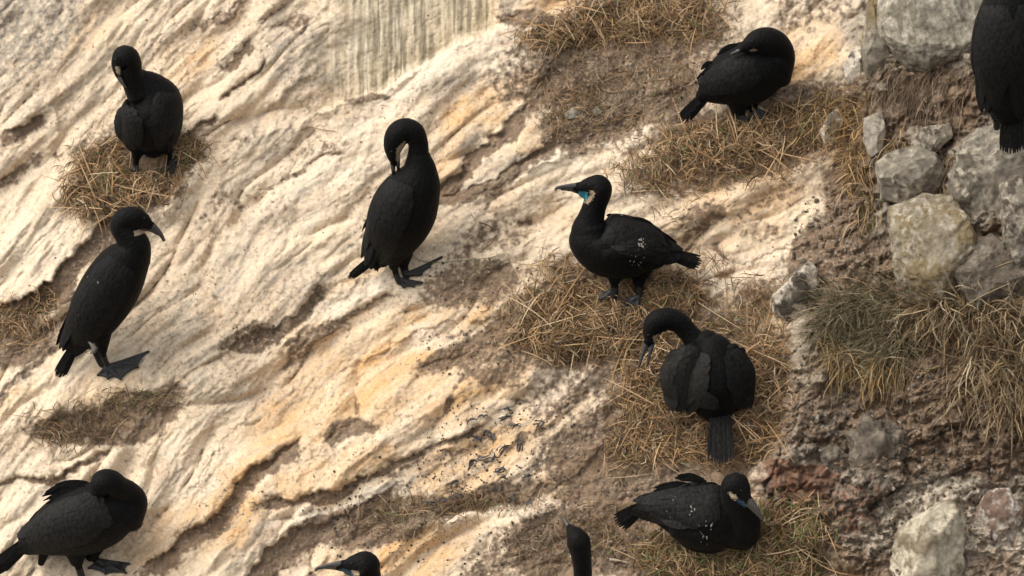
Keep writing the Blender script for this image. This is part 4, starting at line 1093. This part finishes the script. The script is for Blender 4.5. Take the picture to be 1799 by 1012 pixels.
# E blue throat
cormorant('cormorant standing on the wide nest with a bright blue throat and level bill', (1102, 530),
    spine=[(1180, 448, 0, 10, .8), (1160, 444, 0, 30, .85), (1132, 437, 0, 47, .9), (1096, 434, 0, 57, .9), (1062, 430, 0, 56, .9), (1040, 420, 0, 44, .95), (1036, 404, 0, 32, 1)],
    neck=[(1042, 425, 0, 42, .95), (1034, 405, 0, 32, 1), (1038, 384, 0, 24, 1), (1044, 362, 0, 21, 1), (1050, 342, 0, 23, 1), (1049, 331, 0, 24, .95), (1036, 329, 0, 18, .85), (1022, 331, 0, 12, .75), (1014, 332, 0, 8, .7)],
    bill=[[(1020, 328, 0, 8, .7), (1006, 328, 0, 5.5, .7), (990, 329, 0, 3.8, .7), (979, 331, 0, 3.2, .7), (975, 334, 0, 2.4, .7)], [(1022, 338, 0, 7, .6), (1004, 335, 0, 3.4, .6), (986, 334, 0, 2.2, .6)], [(1034, 344, 0, 10, .8), (1022, 340, 0, 8, .7)]],
    patches=[([(1012, 338), (1024, 338), (1032, 339), (1033, 346), (1027, 353), (1020, 350)], 4), ([(1034, 334), (1042, 336), (1045, 341), (1041, 350), (1032, 359), (1026, 355), (1034, 347)], 3)],
    eyes=[(1034, 326)], thighs=[[(1082, 474, -8, 22, 1), (1079, 494, -8, 10, 1)], [(1125, 470, 8, 24, 1), (1122, 494, 8, 11, 1)]],
    legs=[[(1079, 488, -8, 7.5, 1), (1080, 520, -8, 6.5, 1)], [(1122, 488, 4, 8, 1), (1124, 528, 0, 6.5, 1)]],
    feet=[dict(ankle=(1080, 519), toes=[(1050, 522), (1056, 532), (1078, 534)], lift=.02), dict(ankle=(1124, 528), toes=[(1092, 532), (1100, 542), (1122, 544)], lift=.02)],
    tail=(1180, 448, 1230, 463, 12, 24, 7, -6, -12),
    wings=[dict(root=(1062, 402), tip=(1184, 446), w=32, rows=10)], extra=[[(1066, 448, -44, 14, .7), (1100, 444, -46, 18, .6), (1140, 440, -34, 16, .6)]],
    loose=[(1105, 384, 1150, 398, 0, 9), (1110, 386, 1146, 404, -6, 8), (1140, 400, 1176, 424, -8, 8), (1146, 408, 1180, 434, -12, 8), (1150, 416, 1182, 442, -14, 8)],
    specks=[(1125, 430, 10, 22), (1116, 455, 18, 14), (1090, 400, 20, 1)], seed=5)

# F upper right, tucked
cormorant('round backed cormorant at the upper right with its bill tucked into its wing', (1312, 206),
    spine=[(1232, 170, 0, 12, .8), (1252, 157, 0, 32, .85), (1282, 141, 0, 50, .9), (1314, 129, 0, 57, .9), (1342, 118, 0, 50, .92), (1362, 108, 0, 36, 1)],
    neck=[(1356, 124, 0, 38, 1), (1368, 102, -2, 28, 1), (1362, 84, -8, 26, 1), (1346, 76, -18, 26, 1), (1328, 76, -26, 22, 1), (1312, 82, -32, 14, 1), (1304, 86, -34, 9, 1)],
    bill=[[(1306, 88, -36, 6, 1), (1294, 93, -38, 4, 1), (1282, 98, -38, 2.4, 1)]],
    patches=[([(1314, 90), (1324, 89), (1326, 93), (1316, 94)], 3)], eyes=[(1318, 76)],
    thighs=[[(1296, 176, -6, 22, 1), (1297, 200, -6, 11, 1)], [(1318, 170, 8, 20, 1), (1322, 190, 8, 9, 1)]],
    legs=[[(1297, 196, -6, 8, 1), (1298, 210, -5, 7, 1)], [(1321, 186, 8, 7, 1), (1328, 200, 5, 6, 1)]],
    feet=[dict(ankle=(1298, 210), toes=[(1320, 214), (1306, 220), (1288, 214)], lift=.012), dict(ankle=(1328, 198), toes=[(1348, 204), (1340, 214), (1318, 214)], lift=.012)],
    tail=(1232, 176, 1196, 213, 16, 22, 8, -4, -10),
    wings=[dict(root=(1330, 122), tip=(1236, 150), w=30, rows=10)], loose=[(1296, 80, 1262, 92, -4, 7), (1292, 84, 1258, 98, -8, 7), (1250, 110, 1230, 124, -8, 8), (1252, 118, 1232, 134, -10, 8)], seed=6)

# G big, right edge, seen from behind
cormorant('large cormorant seen from behind, cut off by the right edge of the picture', (1776, 232),
    spine=[(1763, 222, -105, 14, .7), (1763, 200, -107, 34, .7), (1765, 160, -111, 56, .75), (1766, 112, -115, 72, .8), (1768, 60, -115, 72, .8), (1772, 10, -111, 58, .85), (1776, -30, -105, 42, .9)],
    neck=[(1776, -20, -105, 40, .9), (1780, -60, -101, 28, 1), (1776, -100, -101, 22, 1), (1772, -130, -101, 22, 1), (1758, -142, -97, 20, 1), (1740, -140, -95, 14, .9)],
    bill=[[(1738, -140, -95, 8, .7), (1713, -136, -93, 4.5, .7), (1693, -132, -91, 3, .7)]], eyes=[(1756, -146)],
    thighs=[[(1743, 170, -85, 22, 1), (1743, 205, -75, 10, 1)], [(1788, 170, -85, 22, 1), (1788, 205, -75, 10, 1)]],
    legs=[[(1744, 200, -75, 7, 1), (1746, 226, -61, 6, 1)], [(1788, 200, -75, 7, 1), (1788, 226, -61, 6, 1)]],
    tail=(1768, 205, 1768, 272, 30, 40, 10, -112, -122),
    wings=[dict(root=(1730, 20), tip=(1724, 186), w=32, rows=12, one=1, fw=14), dict(root=(1806, 20), tip=(1800, 196), w=52, rows=12, one=1, fw=14)],
    extra=[[(1722, 60, -121, 26, .8), (1718, 110, -123, 26, .7), (1722, 150, -121, 18, .6), (1719, 180, -117, 7, .6)]], seed=7)

# H nest, seen from behind
cormorant('cormorant sitting on the curly nest seen from behind with drooping grey brown wings', (1250, 735),
    spine=[(1264, 738, -20, 18, .7), (1259, 714, -18, 42, .75), (1254, 680, -14, 60, .8), (1250, 645, -10, 58, .8), (1246, 615, -6, 40, .85), (1238, 600, 0, 24, .9)],
    neck=[(1240, 612, 0, 28, .9), (1222, 600, 4, 21, 1), (1208, 584, 6, 18, 1), (1192, 567, 6, 19, 1), (1172, 560, 4, 20, 1), (1152, 567, 0, 21, .95), (1143, 584, -4, 16, .9), (1140, 598, -8, 9, .85)],
    bill=[[(1136, 598, -8, 6, .8), (1128, 622, -12, 3.6, .8), (1121, 646, -14, 2.4, .8)], [(1146, 598, -8, 6, .8), (1141, 618, -12, 3.8, .8), (1136, 642, -14, 2.4, .8)]],
    patches=[([(1146, 590), (1158, 586), (1166, 588), (1156, 598), (1148, 602)], 3), ([(1150, 602), (1160, 594), (1152, 610), (1144, 622), (1144, 608)], 4)], eyes=[(1138, 588)],
    extra=[[(1214, 612, -30, 12, .7), (1194, 646, -34, 26, .6), (1192, 680, -34, 26, .6), (1214, 704, -32, 16, .6), (1244, 712, -38, 8, .6)], [(1284, 612, -22, 12, .7), (1302, 650, -24, 22, .6), (1304, 688, -24, 18, .6), (1290, 716, -24, 8, .6)]],
    tail=(1264, 736, 1264, 812, 30, 42, 10, -36, -95),
    wings=[dict(root=(1208, 606), tip=(1192, 716), w=42, rows=8, one=1, mat=M_brownwing, fw=15), dict(root=(1288, 612), tip=(1306, 712), w=24, rows=8, one=1, fw=14), dict(root=(1196, 688), tip=(1262, 712), w=16, rows=5, one=1, mat=M_brownwing, fw=12)], throat=M_blue2, seed=8)

# I sitting low
cormorant('cormorant sitting low in the greenish nest with its bill pointing down to the right', (1240, 975),
    spine=[(1128, 888, 0, 14, .7), (1154, 890, 0, 29, .8), (1190, 896, 0, 46, .85), (1230, 908, 0, 62, .85), (1266, 914, 0, 60, .9), (1292, 922, -4, 46, .95), (1300, 930, -8, 34, 1)],
    neck=[(1296, 930, -10, 40, 1), (1302, 912, -20, 33, 1), (1297, 890, -30, 27, 1), (1290, 868, -34, 26, 1), (1290, 852, -38, 26, .95), (1298, 858, -46, 20, .9), (1306, 870, -54, 11, .85)],
    bill=[[(1306, 868, -54, 9, .8), (1319, 884, -62, 6, .8), (1329, 898, -66, 4.4, .8), (1335, 909, -68, 3, .8)], [(1302, 876, -54, 6, .8), (1315, 888, -60, 3.6, .8), (1328, 902, -64, 2.4, .8)]],
    patches=[([(1276, 858), (1284, 862), (1293, 870), (1290, 876), (1280, 870)], 3), ([(1290, 872), (1300, 876), (1312, 887), (1306, 888), (1294, 879)], 4)], eyes=[(1298, 858)],
    tail=(1124, 892, 1084, 920, 12, 32, 8, 2, -8),
    wings=[dict(root=(1262, 880), tip=(1128, 886), w=42, rows=11, fw=13, mat=M_midwing)],
    loose=[(1236, 842, 1188, 834, 0, 9), (1240, 845, 1192, 842, -4, 9), (1230, 846, 1184, 838, -2, 9), (1232, 842, 1198, 832, 4, 8), (1206, 850, 1148, 856, 0, 10), (1200, 856, 1146, 862, -4, 9), (1210, 850, 1160, 852, 4, 8)],
    specks=[(1180, 885, 22, 7), (1215, 893, 12, 5), (1240, 920, 20, 12), (1235, 945, 10, 4)], extra=[[(1190, 926, -30, 20, .8), (1230, 940, -34, 24, .8), (1270, 944, -30, 20, .8)]], throat=M_blue2, seed=9)

# J head at the bottom edge (body below the frame)
dx, dy = -407, 659
sh = lambda L: [(q[0] + dx, q[1] + dy) + tuple(q[2:]) for q in L]
cormorant('cormorant with only its head and level bill showing at the bottom edge', (1102 + dx, 530 + dy),
    spine=sh([(1180, 448, 0, 10, .8), (1160, 444, 0, 30, .85), (1132, 437, 0, 47, .9), (1096, 434, 0, 57, .9), (1062, 430, 0, 56, .9), (1040, 420, 0, 44, .95), (1036, 404, 0, 32, 1)]),
    neck=[(1042 + dx, 425 + dy, 0, 42, .95), (636, 1064, 0, 32, 1), (642, 1040, 0, 24, 1), (650, 1018, 0, 21, 1), (645, 1000, 0, 25, 1), (641, 991, 0, 27, .95), (624, 990, 0, 19, .85), (610, 992, 0, 12, .75), (600, 993, 0, 8, .7)],
    bill=[[(606, 989, 0, 9, .7), (588, 990, 0, 6, .7), (570, 993, 0, 4, .7), (559, 996, 0, 3.2, .7), (556, 1000, 0, 2.4, .7)], [(606, 996, 0, 6, .6), (584, 995, 0, 3.2, .6), (566, 995, 0, 2.2, .6)], [(626, 1002, 0, 12, .8), (610, 999, 0, 7, .7)]],
    patches=[([(596, 996), (612, 997), (623, 1004), (620, 1016), (610, 1006)], 4), ([(619, 998), (632, 998), (634, 1008), (628, 1020), (618, 1014)], 3)], eyes=[(620, 986)],
    thighs=[sh([(1082, 474, -8, 22, 1), (1079, 494, -8, 10, 1)]), sh([(1125, 470, 8, 24, 1), (1122, 494, 8, 11, 1)])],
    legs=[sh([(1079, 488, -8, 7.5, 1), (1080, 520, -8, 6.5, 1)]), sh([(1122, 488, 4, 8, 1), (1124, 528, 0, 6.5, 1)])],
    feet=[dict(ankle=(1080 + dx, 519 + dy), toes=[(1050 + dx, 522 + dy), (1056 + dx, 532 + dy), (1078 + dx, 534 + dy)]), dict(ankle=(1124 + dx, 528 + dy), toes=[(1092 + dx, 532 + dy), (1100 + dx, 542 + dy), (1122 + dx, 544 + dy)])],
    tail=(1180 + dx, 450 + dy, 1224 + dx, 463 + dy, 12, 20, 7, 4, 0),
    wings=[dict(root=(1062 + dx, 402 + dy), tip=(1184 + dx, 446 + dy), w=32, rows=10)], throat=M_blue2, seed=10)

# K neck at the bottom edge, facing away
cormorant('cormorant facing away at the bottom edge with only its slim neck and head showing', (1024, 1235),
    spine=[(1030, 1205, -30, 14, .8), (1028, 1185, -30, 36, .85), (1025, 1150, -26, 52, .85), (1024, 1115, -18, 52, .9), (1024, 1085, -8, 38, .95), (1024, 1062, 0, 24, 1)],
    neck=[(1025, 1075, -4, 30, 1), (1025, 1050, 2, 20, 1), (1024, 1020, 4, 17, 1), (1022, 990, 4, 16.5, 1), (1019, 965, 4, 19, 1), (1015, 948, 6, 21, 1), (1009, 936, 14, 16, 1), (1002, 928, 24, 9, 1)],
    bill=[[(1003, 930, 22, 7, 1), (995, 916, 34, 4, 1), (988, 904, 44, 2.6, 1)]], eyes=[],
    thighs=[[(1005, 1170, 0, 20, 1), (1003, 1200, 0, 9, 1)], [(1045, 1170, 0, 20, 1), (1047, 1200, 0, 9, 1)]],
    legs=[[(1003, 1195, 0, 7, 1), (1004, 1228, 0, 6, 1)], [(1047, 1195, 0, 7, 1), (1046, 1228, 0, 6, 1)]],
    feet=[dict(ankle=(1004, 1232), toes=[(985, 1222), (995, 1216), (1010, 1216)]), dict(ankle=(1046, 1232), toes=[(1030, 1218), (1044, 1214), (1060, 1220)])],
    tail=(1030, 1200, 1030, 1250, 26, 32, 8, -34, -40),
    wings=[dict(root=(1000, 1090), tip=(1005, 1195), w=24, rows=8, one=1), dict(root=(1048, 1090), tip=(1046, 1195), w=24, rows=8, one=1)], seed=11)
